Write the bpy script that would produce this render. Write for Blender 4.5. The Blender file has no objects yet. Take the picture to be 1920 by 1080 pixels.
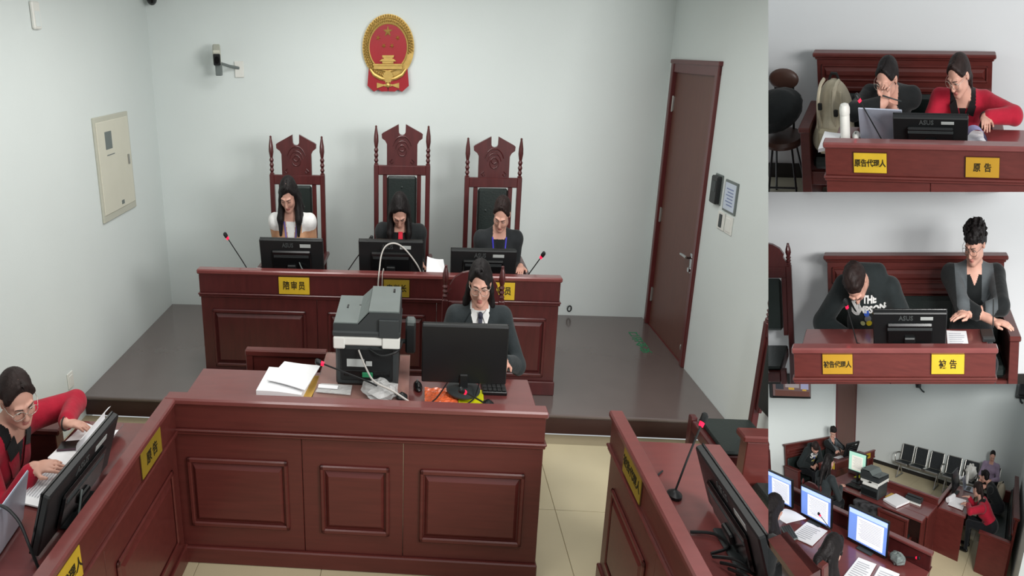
import bpy, bmesh, math
import numpy as np
from mathutils import Vector

# ------------------------------------------------------------------ scene, camera, light
SC = bpy.context.scene
COL = SC.collection
cam_d = bpy.data.cameras.new('camera'); cam = bpy.data.objects.new('camera', cam_d); COL.objects.link(cam)
CAM = np.array([0, 0, 2.4]); PITCH = math.radians(17.5); FPX = 1432.0
cam.location = CAM; cam.rotation_euler = (math.pi/2-PITCH, 0, 0)
cam_d.sensor_fit = 'HORIZONTAL'; cam_d.sensor_width = 36.0; cam_d.lens = 36.0*FPX/1920
cam_d.shift_x = (960-720)/1920; cam_d.shift_y = 0
cam_d.clip_start = .05; cam_d.clip_end = 100
SC.camera = cam
vs = SC.view_settings
vs.view_transform = 'Standard'; vs.look = 'None'; vs.exposure = 0.0; vs.gamma = 1.0; vs.use_curve_mapping = False
W = bpy.data.worlds.new('room_light'); SC.world = W; W.use_nodes = True
bg = W.node_tree.nodes['Background']; bg.inputs[0].default_value = (.93, .98, 1.0, 1); bg.inputs[1].default_value = .50

def area(name, loc, target, sx, sy, power, col=(1, .985, .96)):
    l = bpy.data.lights.new(name, 'AREA'); l.shape = 'RECTANGLE'; l.size = sx; l.size_y = sy; l.energy = power; l.color = col
    o = bpy.data.objects.new(name, l); COL.objects.link(o); o.location = loc
    o.rotation_euler = (Vector(target)-Vector(loc)).to_track_quat('-Z', 'Y').to_euler()
    return o
area('ceiling_panel_light', (-.9, 4.1, 2.93), (-.9, 4.1, 0), .6, 1.2, 18)
area('ceiling_panel_light', (.8, 4.1, 2.93), (.8, 4.1, 0), .6, 1.2, 18)
area('ceiling_panel_light', (-.25, 5.2, 2.93), (-.25, 5.75, 0), 1.2, .5, 21)
area('ceiling_panel_light', (-.9, 1.8, 2.93), (-.9, 1.8, 0), .6, 1.2, 17)
area('ceiling_panel_light', (.8, 1.8, 2.93), (.8, 1.8, 0), .6, 1.2, 17)
area('bay_fill_light', (2.9, .2, 2.5), (3.3, 4.6, 1.4), 1.8, 1.0, 175)  # added fill lamp out of view, brightens the bays from the front
sl = bpy.data.lights.new('lower_bay_fill_spot', 'SPOT'); sl.energy = 620; sl.color = (1, .985, .96); sl.spot_size = math.radians(30); sl.spot_blend = .5; sl.shadow_soft_size = .35  # added fill spot, unseen, to brighten the lower bay
so = bpy.data.objects.new('lower_bay_fill_spot', sl); COL.objects.link(so); so.location = (1.3, .1, 2.75)
so.rotation_euler = (Vector((3.55, 4.6, -.35))-so.location).to_track_quat('-Z', 'Y').to_euler()

# ------------------------------------------------------------------ the four views of the court: room coordinates -> place
# each of the three smaller views stands in a bay of its own on the right, at its own distance, tilt and scale
FRAMES = {
 'main': (0.748437, 0.0483992, 0, 0, -0.0645323, 0.997916, 0, 0, 0, 0, 1, 0, 0, 0, 0, 1),
 'b1': (-0.830824, 0.957039, -0.264247, 0.359906, -1.29063, -0.0943049, -0.000168324, 3.61226, -0.44473, 0.235038, 1.35239, 0.184582, -0.0436434, 0.102221, 0.0419413, 1),
 'b2': (0.477177, -0.636883, -0.150453, 3.34095, 0.755662, 0, 0.0295948, 2.20056, 0.0511988, -0.163955, 0.833382, 0.388597, 0.00900168, -0.0683146, -0.00283822, 1),
 'b3': (0.0230093, -0.518697, -0.12709, 4.07866, 0.291757, -0.568305, -0.113399, 5.09306, -0.0497123, 0.0576265, 0.284834, -0.75877, 0.0239891, -0.0920316, -0.0370673, 1),
}
FRAMES = {k: np.array(v).reshape(4, 4) for k, v in FRAMES.items()}
cp, sp = math.cos(PITCH), math.sin(PITCH)
RIGHT, DOWN, FWD = np.array([1., 0, 0]), np.array([0, -sp, -cp]), np.array([0, cp, -sp])
def edge_x(u, keep_right):
    k = (u-720)/FPX; n = RIGHT-k*FWD
    n = n/np.linalg.norm(n); return n if keep_right else -n
def edge_y(v, keep_below):
    k = (v-540)/FPX; n = DOWN-k*FWD
    n = n/np.linalg.norm(n); return n if keep_below else -n
# where one bay ends and the next begins
LIMITS = {
 'main': [edge_x(1440.6, False)],
 'b1': [edge_x(1440.6, True), edge_y(360, False)],
 'b2': [edge_x(1440.6, True), edge_y(360, True), edge_y(720, False)],
 'b3': [edge_x(1440.6, True), edge_y(720, True)],
}
VIEW = 'main'; OFF = np.zeros(3)
def view(v, off=(0, 0, 0)):
    global VIEW, OFF
    VIEW = v; OFF = np.array(off, float)
def place(V):
    H = FRAMES[VIEW]; V = np.asarray(V, float)+OFF
    q = V@H[:3, :3].T+H[:3, 3]; w = V@H[3, :3]+H[3, 3]
    return q/w[:, None]

# ------------------------------------------------------------------ materials
MATS = {}
def lin(c): return tuple(((x/255)/12.92 if x/255 <= .04045 else ((x/255+.055)/1.055)**2.4) for x in c)
def mat(name, rgb, rough=.5, spec=.4, metal=0., var=.06, scale=6., bump=0., bscale=60., coat=0., emit=0., alpha=1., stretch=None, sheen=0., trans=0.):
    if name in MATS: return MATS[name]
    m = bpy.data.materials.new(name); m.use_nodes = True; nt = m.node_tree; b = nt.nodes['Principled BSDF']
    c = lin(rgb)
    tc = nt.nodes.new('ShaderNodeTexCoord'); mp = nt.nodes.new('ShaderNodeMapping'); nt.links.new(tc.outputs['Object'], mp.inputs[0])
    if stretch: mp.inputs['Scale'].default_value = stretch
    n = nt.nodes.new('ShaderNodeTexNoise'); n.inputs['Scale'].default_value = scale; n.inputs['Detail'].default_value = 5
    nt.links.new(mp.outputs[0], n.inputs['Vector'])
    r = nt.nodes.new('ShaderNodeValToRGB'); r.color_ramp.elements[0].position = .3; r.color_ramp.elements[1].position = .7
    r.color_ramp.elements[0].color = (*[x*(1-var) for x in c], 1); r.color_ramp.elements[1].color = (*[min(1, x*(1+var)) for x in c], 1)
    nt.links.new(n.outputs['Fac'], r.inputs[0]); nt.links.new(r.outputs[0], b.inputs['Base Color'])
    b.inputs['Roughness'].default_value = rough; b.inputs['Specular IOR Level'].default_value = spec; b.inputs['Metallic'].default_value = metal
    b.inputs['Coat Weight'].default_value = coat; b.inputs['Coat Roughness'].default_value = .12
    if sheen: b.inputs['Sheen Weight'].default_value = sheen
    if trans: b.inputs['Transmission Weight'].default_value = trans
    if alpha < 1: b.inputs['Alpha'].default_value = alpha
    if emit: b.inputs['Emission Color'].default_value = (*c, 1); b.inputs['Emission Strength'].default_value = emit
    if bump:
        n2 = nt.nodes.new('ShaderNodeTexNoise'); n2.inputs['Scale'].default_value = bscale; n2.inputs['Detail'].default_value = 3
        nt.links.new(mp.outputs[0], n2.inputs['Vector'])
        bp = nt.nodes.new('ShaderNodeBump'); bp.inputs['Strength'].default_value = bump; bp.inputs['Distance'].default_value = .01
        nt.links.new(n2.outputs['Fac'], bp.inputs['Height']); nt.links.new(bp.outputs[0], b.inputs['Normal'])
    MATS[name] = m; return m
GR = (3, 3, 30)
M_WOOD = mat('mahogany', (90, 39, 35), .38, .4, var=.12, scale=4, stretch=(1, 6, 14), coat=.15)
M_WOODD = mat('dark_mahogany', (76, 30, 30), .34, .45, var=.16, scale=4, stretch=(9, 9, 1.5), coat=.25)
M_RAIL = mat('polished_mahogany_sheen_top', (112, 56, 54), .32, .5, var=.08, scale=3, stretch=(2, 10, 10), coat=.6)  # base colour lightened to carry the white walls' reflection on the tops
M_DAIS = mat('dark_laminate', (98, 86, 83), .22, .5, var=.05, scale=3, coat=.6)
M_DAISF = mat('dark_laminate_front', (62, 38, 34), .35, .4, var=.08)
M_WALL = mat('white_paint', (214, 221, 219), .85, .2, var=.012, scale=2, bump=.05, bscale=120)
M_WALL2 = mat('white_paint_bay', (222, 225, 227), .85, .2, var=.012, scale=2, bump=.05, bscale=120)
M_CEIL = mat('ceiling_paint', (206, 210, 208), .9, .2, var=.01)
M_TILE = mat('beige_tile', (196, 184, 152), .3, .45, var=.04, scale=3)
M_JOINT = mat('tile_joint', (150, 138, 112), .7, .3)
M_DOOR = mat('brown_door_veneer', (98, 60, 50), .42, .4, var=.08, scale=4, stretch=(14, 14, 1.2))
M_DOORF = mat('door_frame_veneer', (92, 36, 36), .35, .4, var=.08, scale=4, stretch=(14, 14, 1.2), coat=.2)
M_BLACK = mat('black_plastic', (24, 26, 27), .42, .4, var=.1)
M_BLACK2 = mat('glossy_black_plastic', (16, 17, 18), .22, .5, var=.1)
M_GREYP = mat('grey_plastic', (104, 112, 110), .5, .4)
M_DGREY = mat('charcoal_plastic', (52, 56, 57), .5, .4)
M_WHITEP = mat('white_plastic', (222, 222, 216), .45, .4, var=.02)
M_PAPER = mat('white_paper', (240, 240, 242), .8, .2, var=.015, bump=.03)
M_INK = mat('grey_print', (186, 188, 194), .8, .2)
M_LEATHER = mat('black_leather', (30, 38, 36), .38, .45, var=.1, bump=.15, bscale=90)
M_GOLD = mat('gold_relief', (196, 164, 92), .35, .5, metal=.55, var=.12, scale=30)
M_PLATE = mat('brass_nameplate', (214, 178, 48), .4, .5, metal=.25, var=.1, scale=10)
M_PLATEE = mat('dark_plate_edge', (70, 40, 22), .4, .4)
M_INKD = mat('black_lettering', (38, 32, 12), .6, .3)
M_RED = mat('emblem_red', (152, 20, 32), .4, .4, var=.08)
M_STEEL = mat('brushed_steel', (178, 177, 172), .4, .5, metal=.9)
M_CHROME = mat('chrome', (205, 206, 208), .15, .5, metal=1.)
M_CREAM = mat('cream_steel', (206, 204, 188), .5, .4, var=.02)
M_CREAM2 = mat('cream_steel_edge', (186, 186, 172), .5, .4, var=.02)
M_LED = mat('red_mic_ring', (255, 20, 60), .4, emit=1.6)
M_CABLEW = mat('grey_cable', (186, 182, 176), .5)
M_YEL = mat('yellow_sheet', (238, 238, 20), .55)
M_ORA = mat('orange_foil_bag', (236, 108, 62), .2, .6, var=.25, scale=14, bump=.9, bscale=26, coat=.6)
M_PLASTIC = mat('clear_plastic_film', (205, 205, 204), .2, .5, bump=.8, bscale=40, alpha=.62)
M_BLUE = mat('blue_lanyard', (52, 48, 170), .6)
M_GREEN = mat('green_sticker', (36, 124, 82), .5)
M_LABEL = mat('grey_label', (170, 174, 172), .5)
M_LOGO = mat('dim_logo', (70, 74, 74), .4)
M_GLASSF = mat('wire_glasses', (200, 190, 178), .25, .6, metal=.7)
M_LENS = mat('spectacle_lens', (235, 238, 240), .05, .5, alpha=.10)
M_EYE = mat('eye_white', (206, 200, 194), .4)
M_IRIS = mat('dark_iris', (28, 20, 18), .3)
M_HAIR = mat('black_hair', (24, 20, 20), .58, .22, var=.3, scale=40, stretch=(1, 1, .12), bump=.5, bscale=70)
M_HAIRB = mat('dark_brown_hair', (40, 29, 27), .58, .22, var=.3, scale=40, stretch=(1, 1, .12), bump=.5, bscale=70)
M_SKIN = mat('skin', (204, 156, 138), .5, .35, var=.04)
M_LIP = mat('lips', (182, 116, 106), .45, .4)
M_BROW = mat('brow_hair', (58, 44, 40), .7)

# ------------------------------------------------------------------ geometry helpers: every one returns (verts, faces)
def join(*gs):
    V, F, o = [], [], 0
    for g in gs:
        v = np.asarray(g[0], float).reshape(-1, 3); V.append(v)
        F += [tuple(i+o for i in f) for f in g[1]]; o += len(v)
    return np.concatenate(V), F
def box(x0, x1, y0, y1, z0, z1, c=.004):
    if x0 > x1: x0, x1 = x1, x0
    if y0 > y1: y0, y1 = y1, y0
    if z0 > z1: z0, z1 = z1, z0
    c = min(c, .49*(x1-x0), .49*(y1-y0), .49*(z1-z0))
    if c <= 0:
        V = [(x, y, z) for x in (x0, x1) for y in (y0, y1) for z in (z0, z1)]
        return np.array(V), [(0, 1, 3, 2), (4, 6, 7, 5), (0, 4, 5, 1), (2, 3, 7, 6), (0, 2, 6, 4), (1, 5, 7, 3)]
    V, idx = [], {}
    for i, (x, sx) in enumerate(((x0, 1), (x1, -1))):
        for j, (y, sy) in enumerate(((y0, 1), (y1, -1))):
            for k, (z, sz) in enumerate(((z0, 1), (z1, -1))):
                for a in range(3):
                    idx[i, j, k, a] = len(V)
                    V.append((x+(0 if a == 0 else c*sx), y+(0 if a == 1 else c*sy), z+(0 if a == 2 else c*sz)))
    F = []
    I = lambda i, j, k, a: idx[i, j, k, a]
    for i in (0, 1):
        f = [I(i, 0, 0, 0), I(i, 0, 1, 0), I(i, 1, 1, 0), I(i, 1, 0, 0)]; F.append(tuple(f if i == 0 else f[::-1]))
        f = [I(0, i, 0, 1), I(1, i, 0, 1), I(1, i, 1, 1), I(0, i, 1, 1)]; F.append(tuple(f if i == 0 else f[::-1]))
        f = [I(0, 0, i, 2), I(0, 1, i, 2), I(1, 1, i, 2), I(1, 0, i, 2)]; F.append(tuple(f if i == 0 else f[::-1]))
    for a in (0, 1):
        for b in (0, 1):
            s = (a+b) % 2
            f = [I(0, a, b, 1), I(1, a, b, 1), I(1, a, b, 2), I(0, a, b, 2)]; F.append(tuple(f[::-1] if s == 0 else f))
            f = [I(a, 0, b, 0), I(a, 1, b, 0), I(a, 1, b, 2), I(a, 0, b, 2)]; F.append(tuple(f if s == 0 else f[::-1]))
            f = [I(a, b, 0, 0), I(a, b, 1, 0), I(a, b, 1, 1), I(a, b, 0, 1)]; F.append(tuple(f[::-1] if s == 0 else f))
    for i in (0, 1):
        for j in (0, 1):
            for k in (0, 1):
                f = [I(i, j, k, 0), I(i, j, k, 1), I(i, j, k, 2)]
                F.append(tuple(f if (i+j+k) % 2 == 0 else f[::-1]))
    return np.array(V), F
def ring_frame(d):
    d = d/np.linalg.norm(d); a = np.array([0, 0, 1.]) if abs(d[2]) < .9 else np.array([1., 0, 0])
    u = np.cross(d, a); u /= np.linalg.norm(u); return u, np.cross(d, u)
def tube(path, r, n=8, cap=True):
    P = np.array(path, float); m = len(P); r = np.broadcast_to(np.array(r, float), (m,))
    V, F = [], []
    d0 = P[1]-P[0]; u, v = ring_frame(d0)
    for i in range(m):
        d = P[min(i+1, m-1)]-P[max(i-1, 0)]; d = d/(np.linalg.norm(d)+1e-12)
        u = u-d*(u@d); u /= np.linalg.norm(u)+1e-12; v = np.cross(d, u)
        for k in range(n):
            a = 2*math.pi*k/n; V.append(P[i]+r[i]*(math.cos(a)*u+math.sin(a)*v))
    for i in range(m-1):
        for k in range(n):
            k2 = (k+1) % n; F.append((i*n+k, i*n+k2, (i+1)*n+k2, (i+1)*n+k))
    if cap: F.append(tuple(range(n))[::-1]); F.append(tuple((m-1)*n+k for k in range(n)))
    return np.array(V), F
def cyl(p0, p1, r0, r1=None, n=16): return tube([p0, p1], [r0, r0 if r1 is None else r1], n)
def curve(pts, n=6):
    P = np.array(pts, float); out = []
    for i in range(len(P)-1):
        p0, p1, p2, p3 = P[max(i-1, 0)], P[i], P[i+1], P[min(i+2, len(P)-1)]
        for t in np.linspace(0, 1, n, endpoint=False):
            out.append(.5*(2*p1+(p2-p0)*t+(2*p0-5*p1+4*p2-p3)*t*t+(3*p1-p0-3*p2+p3)*t**3))
    out.append(P[-1]); return np.array(out)
def lathe(prof, n=16, at=(0, 0, 0)):
    V, F = [], []; m = len(prof)
    for r, z in prof:
        for k in range(n):
            a = 2*math.pi*k/n; V.append((at[0]+r*math.cos(a), at[1]+r*math.sin(a), at[2]+z))
    for i in range(m-1):
        for k in range(n):
            k2 = (k+1) % n; F.append((i*n+k, i*n+k2, (i+1)*n+k2, (i+1)*n+k))
    F.append(tuple(range(n))[::-1]); F.append(tuple((m-1)*n+k for k in range(n)))
    return np.array(V), F
def prism(poly, y0, y1):           # outline in x, z (counter-clockwise seen from -y), depth along y
    n = len(poly)
    V = [(x, y0, z) for x, z in poly]+[(x, y1, z) for x, z in poly]
    F = [tuple(range(n)), tuple(range(2*n-1, n-1, -1))]
    F += [(i, i+n, (i+1) % n+n, (i+1) % n) for i in range(n)]
    return np.array(V, float), F
def ell(c, r, n=16, m=10):
    V, F = [], []
    for i in range(m+1):
        t = math.pi*i/m
        for k in range(n):
            a = 2*math.pi*k/n; V.append((c[0]+r[0]*math.sin(t)*math.cos(a), c[1]+r[1]*math.sin(t)*math.sin(a), c[2]-r[2]*math.cos(t)))
    for i in range(m):
        for k in range(n):
            k2 = (k+1) % n; F.append((i*n+k, i*n+k2, (i+1)*n+k2, (i+1)*n+k))
    return np.array(V), F
def slab(corners, th, n=1, bend=None):      # sheet between four corners (a b along one side, d c along the other), thickness upward
    a, b, c, d = [np.array(p, float) for p in corners]; top = []
    for i in range(n+1):
        for j in range(n+1):
            s, t = i/n, j/n; p = (a*(1-s)+b*s)*(1-t)+(d*(1-s)+c*s)*t
            if bend: p = p+np.array(bend(s, t))
            top.append(p)
    N = np.cross(b-a, d-a); N /= np.linalg.norm(N)
    top = np.array(top); V = np.concatenate([top+N*th, top]); k = (n+1)**2; F = []
    I = lambda i, j: i*(n+1)+j
    for i in range(n):
        for j in range(n):
            q = (I(i, j), I(i+1, j), I(i+1, j+1), I(i, j+1)); F.append(q); F.append(tuple(x+k for x in q[::-1]))
    for i in range(n):
        F.append((I(i+1, 0), I(i, 0), I(i, 0)+k, I(i+1, 0)+k)); F.append((I(i, n), I(i+1, n), I(i+1, n)+k, I(i, n)+k))
        F.append((I(0, i), I(0, i+1), I(0, i+1)+k, I(0, i)+k)); F.append((I(n, i+1), I(n, i), I(n, i)+k, I(n, i+1)+k))
    return V, F
_txt = {}
def text(s, size, bold=.0, depth=.0012, spacing=1.):
    key = (s, size, bold, depth, spacing)
    if key not in _txt:
        c = bpy.data.curves.new('lettering', 'FONT'); c.body = s; c.size = size; c.extrude = depth; c.align_x = 'CENTER'; c.align_y = 'CENTER'
        c.resolution_u = 2; c.offset = bold; c.space_character = spacing
        o = bpy.data.objects.new('lettering', c); COL.objects.link(o)
        dg = bpy.context.evaluated_depsgraph_get(); me = bpy.data.meshes.new_from_object(o.evaluated_get(dg))
        V = np.array([v.co[:] for v in me.vertices]).reshape(-1, 3); F = [tuple(p.vertices) for p in me.polygons]
        bpy.data.objects.remove(o); bpy.data.curves.remove(c); bpy.data.meshes.remove(me)
        _txt[key] = (V, F)
    V, F = _txt[key]; return V.copy(), F
def upright(g):                      # lettering laid in x, y -> standing, read from -y
    V, F = g; return np.stack([V[:, 0], -V[:, 2], V[:, 1]], 1), F
def mv(g, d): return (np.asarray(g[0])+np.array(d, float),)+tuple(g[1:])
def xf(g, M): V = np.asarray(g[0]); return (V@M[:3, :3].T+M[:3, 3],)+tuple(g[1:])
def rotx(a): c, s = math.cos(a), math.sin(a); return np.array([[1, 0, 0, 0], [0, c, -s, 0], [0, s, c, 0], [0, 0, 0, 1.]])
def roty(a): c, s = math.cos(a), math.sin(a); return np.array([[c, 0, s, 0], [0, 1, 0, 0], [-s, 0, c, 0], [0, 0, 0, 1.]])
def rotz(a): c, s = math.cos(a), math.sin(a); return np.array([[c, -s, 0, 0], [s, c, 0, 0], [0, 0, 1, 0], [0, 0, 0, 1.]])
def tr(x, y, z): M = np.eye(4); M[:3, 3] = (x, y, z); return M
def at(x, y, z, rz=0.): return tr(x, y, z)@rotz(math.radians(rz))

# ------------------------------------------------------------------ things and their parts
def clip(V, F, MI):
    L = LIMITS[VIEW]; D = [(V-CAM)@n for n in L]
    if all((d >= 0).all() for d in D): return V, F, MI
    if any((d <= 0).all() for d in D): return None
    bm = bmesh.new(); vv = [bm.verts.new(p) for p in V]
    for i, f in enumerate(F):
        try:
            q = bm.faces.new([vv[k] for k in f]); q.material_index = MI[i] if MI is not None else 0
        except ValueError: pass
    for n in L:
        r = bmesh.ops.bisect_plane(bm, geom=bm.verts[:]+bm.edges[:]+bm.faces[:], plane_co=CAM, plane_no=n, clear_inner=True)
        ed = [e for e in r['geom_cut'] if isinstance(e, bmesh.types.BMEdge) and e.is_valid]
        if ed: bmesh.ops.holes_fill(bm, edges=ed, sides=0)
    bm.verts.index_update()
    if not bm.faces: bm.free(); return None
    V2 = np.array([v.co[:] for v in bm.verts]); F2 = [tuple(v.index for v in f.verts) for f in bm.faces]
    M2 = [f.material_index for f in bm.faces] if MI is not None else None
    bm.free(); return V2, F2, M2
class T:
    def __init__(s, name, label=None, cat=None, M=None, group=None, kind=None):
        s.name, s.label, s.cat, s.M, s.group, s.kind = name, label, cat, np.eye(4) if M is None else M, group, kind; s.parts = []
    def add(s, name, g, m, M=None, sub=None, smooth=False, label=None, kind=None):
        V = np.asarray(g[0], float); Mx = s.M if M is None else s.M@M
        V = V@Mx[:3, :3].T+Mx[:3, 3]
        r = clip(place(V), g[1], g[2] if len(g) > 2 else None)
        s.parts.append((name, r, m, sub, smooth, label, kind)); return len(s.parts)-1
    def tag(s, o):
        if s.label: o['label'] = s.label
        if s.cat: o['category'] = s.cat
        if s.group: o['group'] = s.group
        if s.kind: o['kind'] = s.kind
    def end(s):
        live = [p for p in s.parts if p[1] is not None]
        if not live: return None
        A = np.concatenate([p[1][0] for p in live]); lo, hi = A.min(0), A.max(0)
        org = np.array([(lo[0]+hi[0])/2, (lo[1]+hi[1])/2, lo[2]])
        single = len(s.parts) == 1 and s.parts[0][0] is None
        root = None; objs = {}
        if not single:
            root = bpy.data.objects.new(s.name, None); root.empty_display_size = .1; COL.objects.link(root); root.location = org; s.tag(root)
        for i, (name, r, m, sub, smooth, label, kind) in enumerate(s.parts):
            if r is None: continue
            V, F, MI = r; V = V-org
            me = bpy.data.meshes.new(name or s.name); me.from_pydata(V.tolist(), [], F)
            for q in (m if isinstance(m, (list, tuple)) else [m]): me.materials.append(q)
            if MI is not None: me.polygons.foreach_set('material_index', np.array(MI, dtype=np.int32))
            if smooth:
                me.polygons.foreach_set('use_smooth', np.ones(len(me.polygons), dtype=bool))
                if smooth != 'all': me.set_sharp_from_angle(angle=math.radians(38))
            me.update()
            o = bpy.data.objects.new(name or s.name, me); COL.objects.link(o); objs[i] = o
            if single: o.location = org; s.tag(o)
            else:
                p = objs.get(sub) if sub is not None else None
                o.parent = p if p is not None else root
                if label: o['label'] = label
                if kind: o['kind'] = kind
        return root or list(objs.values())[0]
def solo(name, label, cat, g, m, M=None, group=None, kind=None, smooth=False):
    t = T(name, label, cat, M, group, kind); t.add(None, g, m, smooth=smooth); return t.end()
def struct(name, g, m, smooth=False, label=None):
    t = T(name, label, None, None, None, 'structure'); t.add(None, g, m, smooth=smooth); return t.end()
# ------------------------------------------------------------------ figures: one continuous skin grown from a blended field
def d_cone(P, a, b, ra, rb):
    ab = b-a; t = np.clip(((P-a)@ab)/(ab@ab+1e-9), 0, 1)
    return np.linalg.norm(P-(a+t[..., None]*ab), axis=-1)-(ra+(rb-ra)*t)
def d_ell(P, c, R, r):
    q = (P-c)@R.T; k0 = np.linalg.norm(q/r, axis=-1); k1 = np.linalg.norm(q/(r*r), axis=-1)
    return k0*(k0-1)/np.maximum(k1, 1e-6)
class Field:
    def __init__(s): s.pr = []
    def cone(s, a, b, ra, rb=None, tag=0, k=.02, sign=1):
        s.pr.append(('c', np.array(a, float), np.array(b, float), ra, ra if rb is None else rb, tag, k, sign))
    def ell(s, c, r, tag=0, k=.02, R=None, sign=1):
        s.pr.append(('e', np.array(c, float), np.eye(3) if R is None else np.asarray(R), np.array(r, float), None, tag, k, sign))
    def d(s, p, P): return d_cone(P, p[1], p[2], p[3], p[4]) if p[0] == 'c' else d_ell(P, p[1], p[2], p[3])
    def bounds(s, p):
        if p[0] == 'c': m = max(p[3], p[4]); return np.minimum(p[1], p[2])-m, np.maximum(p[1], p[2])+m
        m = p[3].max(); return p[1]-m, p[1]+m
    def value(s, P):
        f = np.full(P.shape[:-1], 9.)
        for p in s.pr: f = s.mix(f, s.d(p, P), p)
        return f
    @staticmethod
    def mix(f, d, p):
        k = p[6]
        if p[7] > 0:
            h = np.clip(.5+.5*(d-f)/k, 0, 1); return d*(1-h)+f*h-k*h*(1-h)
        d = -d; h = np.clip(.5-.5*(d-f)/k, 0, 1); return d*(1-h)+f*h+k*h*(1-h)
    def mesh(s, vox, noise=None):
        pos = [p for p in s.pr if p[7] > 0]; B = [s.bounds(p) for p in pos]
        lo = np.min([b[0] for b in B], 0)-.03; hi = np.max([b[1] for b in B], 0)+.03
        n = np.ceil((hi-lo)/vox).astype(int)+1
        ax = [(lo[i]+vox*np.arange(n[i])).astype(np.float32) for i in range(3)]
        f = np.full(n, 1., np.float32)
        for p in s.pr:
            b = s.bounds(p); m = .03+p[6]
            i0 = np.clip(np.floor((b[0]-m-lo)/vox).astype(int), 0, n-1); i1 = np.clip(np.ceil((b[1]+m-lo)/vox).astype(int)+1, 1, n)
            sl = tuple(slice(a, c) for a, c in zip(i0, i1))
            P = np.stack(np.meshgrid(*[ax[i][sl[i]] for i in range(3)], indexing='ij'), -1)
            f[sl] = s.mix(f[sl], s.d(p, P), p)
        if noise is not None:
            near = np.abs(f) < .03; idx = np.argwhere(near); f[near] += noise(lo+idx*vox)
        V, F = nets(f); V = lo+V*vox
        return V, F
    def tags(s, C):
        best = np.full(len(C), 9.); tg = np.zeros(len(C), int)
        for p in s.pr:
            if p[7] < 0: continue
            d = s.d(p, C); m = d < best; best[m] = d[m]; tg[m] = p[5]
        return tg
def nets(f):
    s = f < 0
    c = [s[i:s.shape[0]-1+i, j:s.shape[1]-1+j, k:s.shape[2]-1+k] for i in (0, 1) for j in (0, 1) for k in (0, 1)]
    cnt = sum(x.astype(np.int8) for x in c); act = np.argwhere((cnt > 0) & (cnt < 8))
    idx = np.full(cnt.shape, -1, np.int32); idx[tuple(act.T)] = np.arange(len(act))
    off = np.array([(i, j, k) for i in (0, 1) for j in (0, 1) for k in (0, 1)])
    val = np.stack([f[tuple((act+o).T)] for o in off], 1)
    acc = np.zeros((len(act), 3)); num = np.zeros(len(act))
    for a in range(8):
        for b in range(a+1, 8):
            if np.abs(off[a]-off[b]).sum() != 1: continue
            va, vb = val[:, a], val[:, b]; m = (va < 0) != (vb < 0)
            t = np.where(m, va/np.where(m, va-vb, 1), 0)
            acc[m] += off[a]+t[m, None]*(off[b]-off[a]); num[m] += 1
    V = act+acc/np.maximum(num, 1)[:, None]
    F = []
    for d in range(3):
        e = [0, 0, 0]; e[d] = 1; u, v = (d+1) % 3, (d+2) % 3
        A = s[tuple(slice(0, s.shape[i]-e[i]) for i in range(3))]; Bq = s[tuple(slice(e[i], s.shape[i]) for i in range(3))]
        E = np.argwhere(A != Bq)
        ok = np.all([(E[:, u] > 0), (E[:, v] > 0), (E[:, u] < s.shape[u]-1), (E[:, v] < s.shape[v]-1)], 0); E = E[ok]
        du = np.zeros(3, int); du[u] = 1; dv = np.zeros(3, int); dv[v] = 1
        q = np.stack([idx[tuple((E-du-dv).T)], idx[tuple((E-dv).T)], idx[tuple(E.T)], idx[tuple((E-du).T)]], 1)
        flip = ~A[tuple(E.T)]; q[flip] = q[flip][:, ::-1]; F.append(q)
    return V, np.concatenate(F)
def unit(v): v = np.asarray(v, float); return v/(np.linalg.norm(v)+1e-9)

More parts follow.
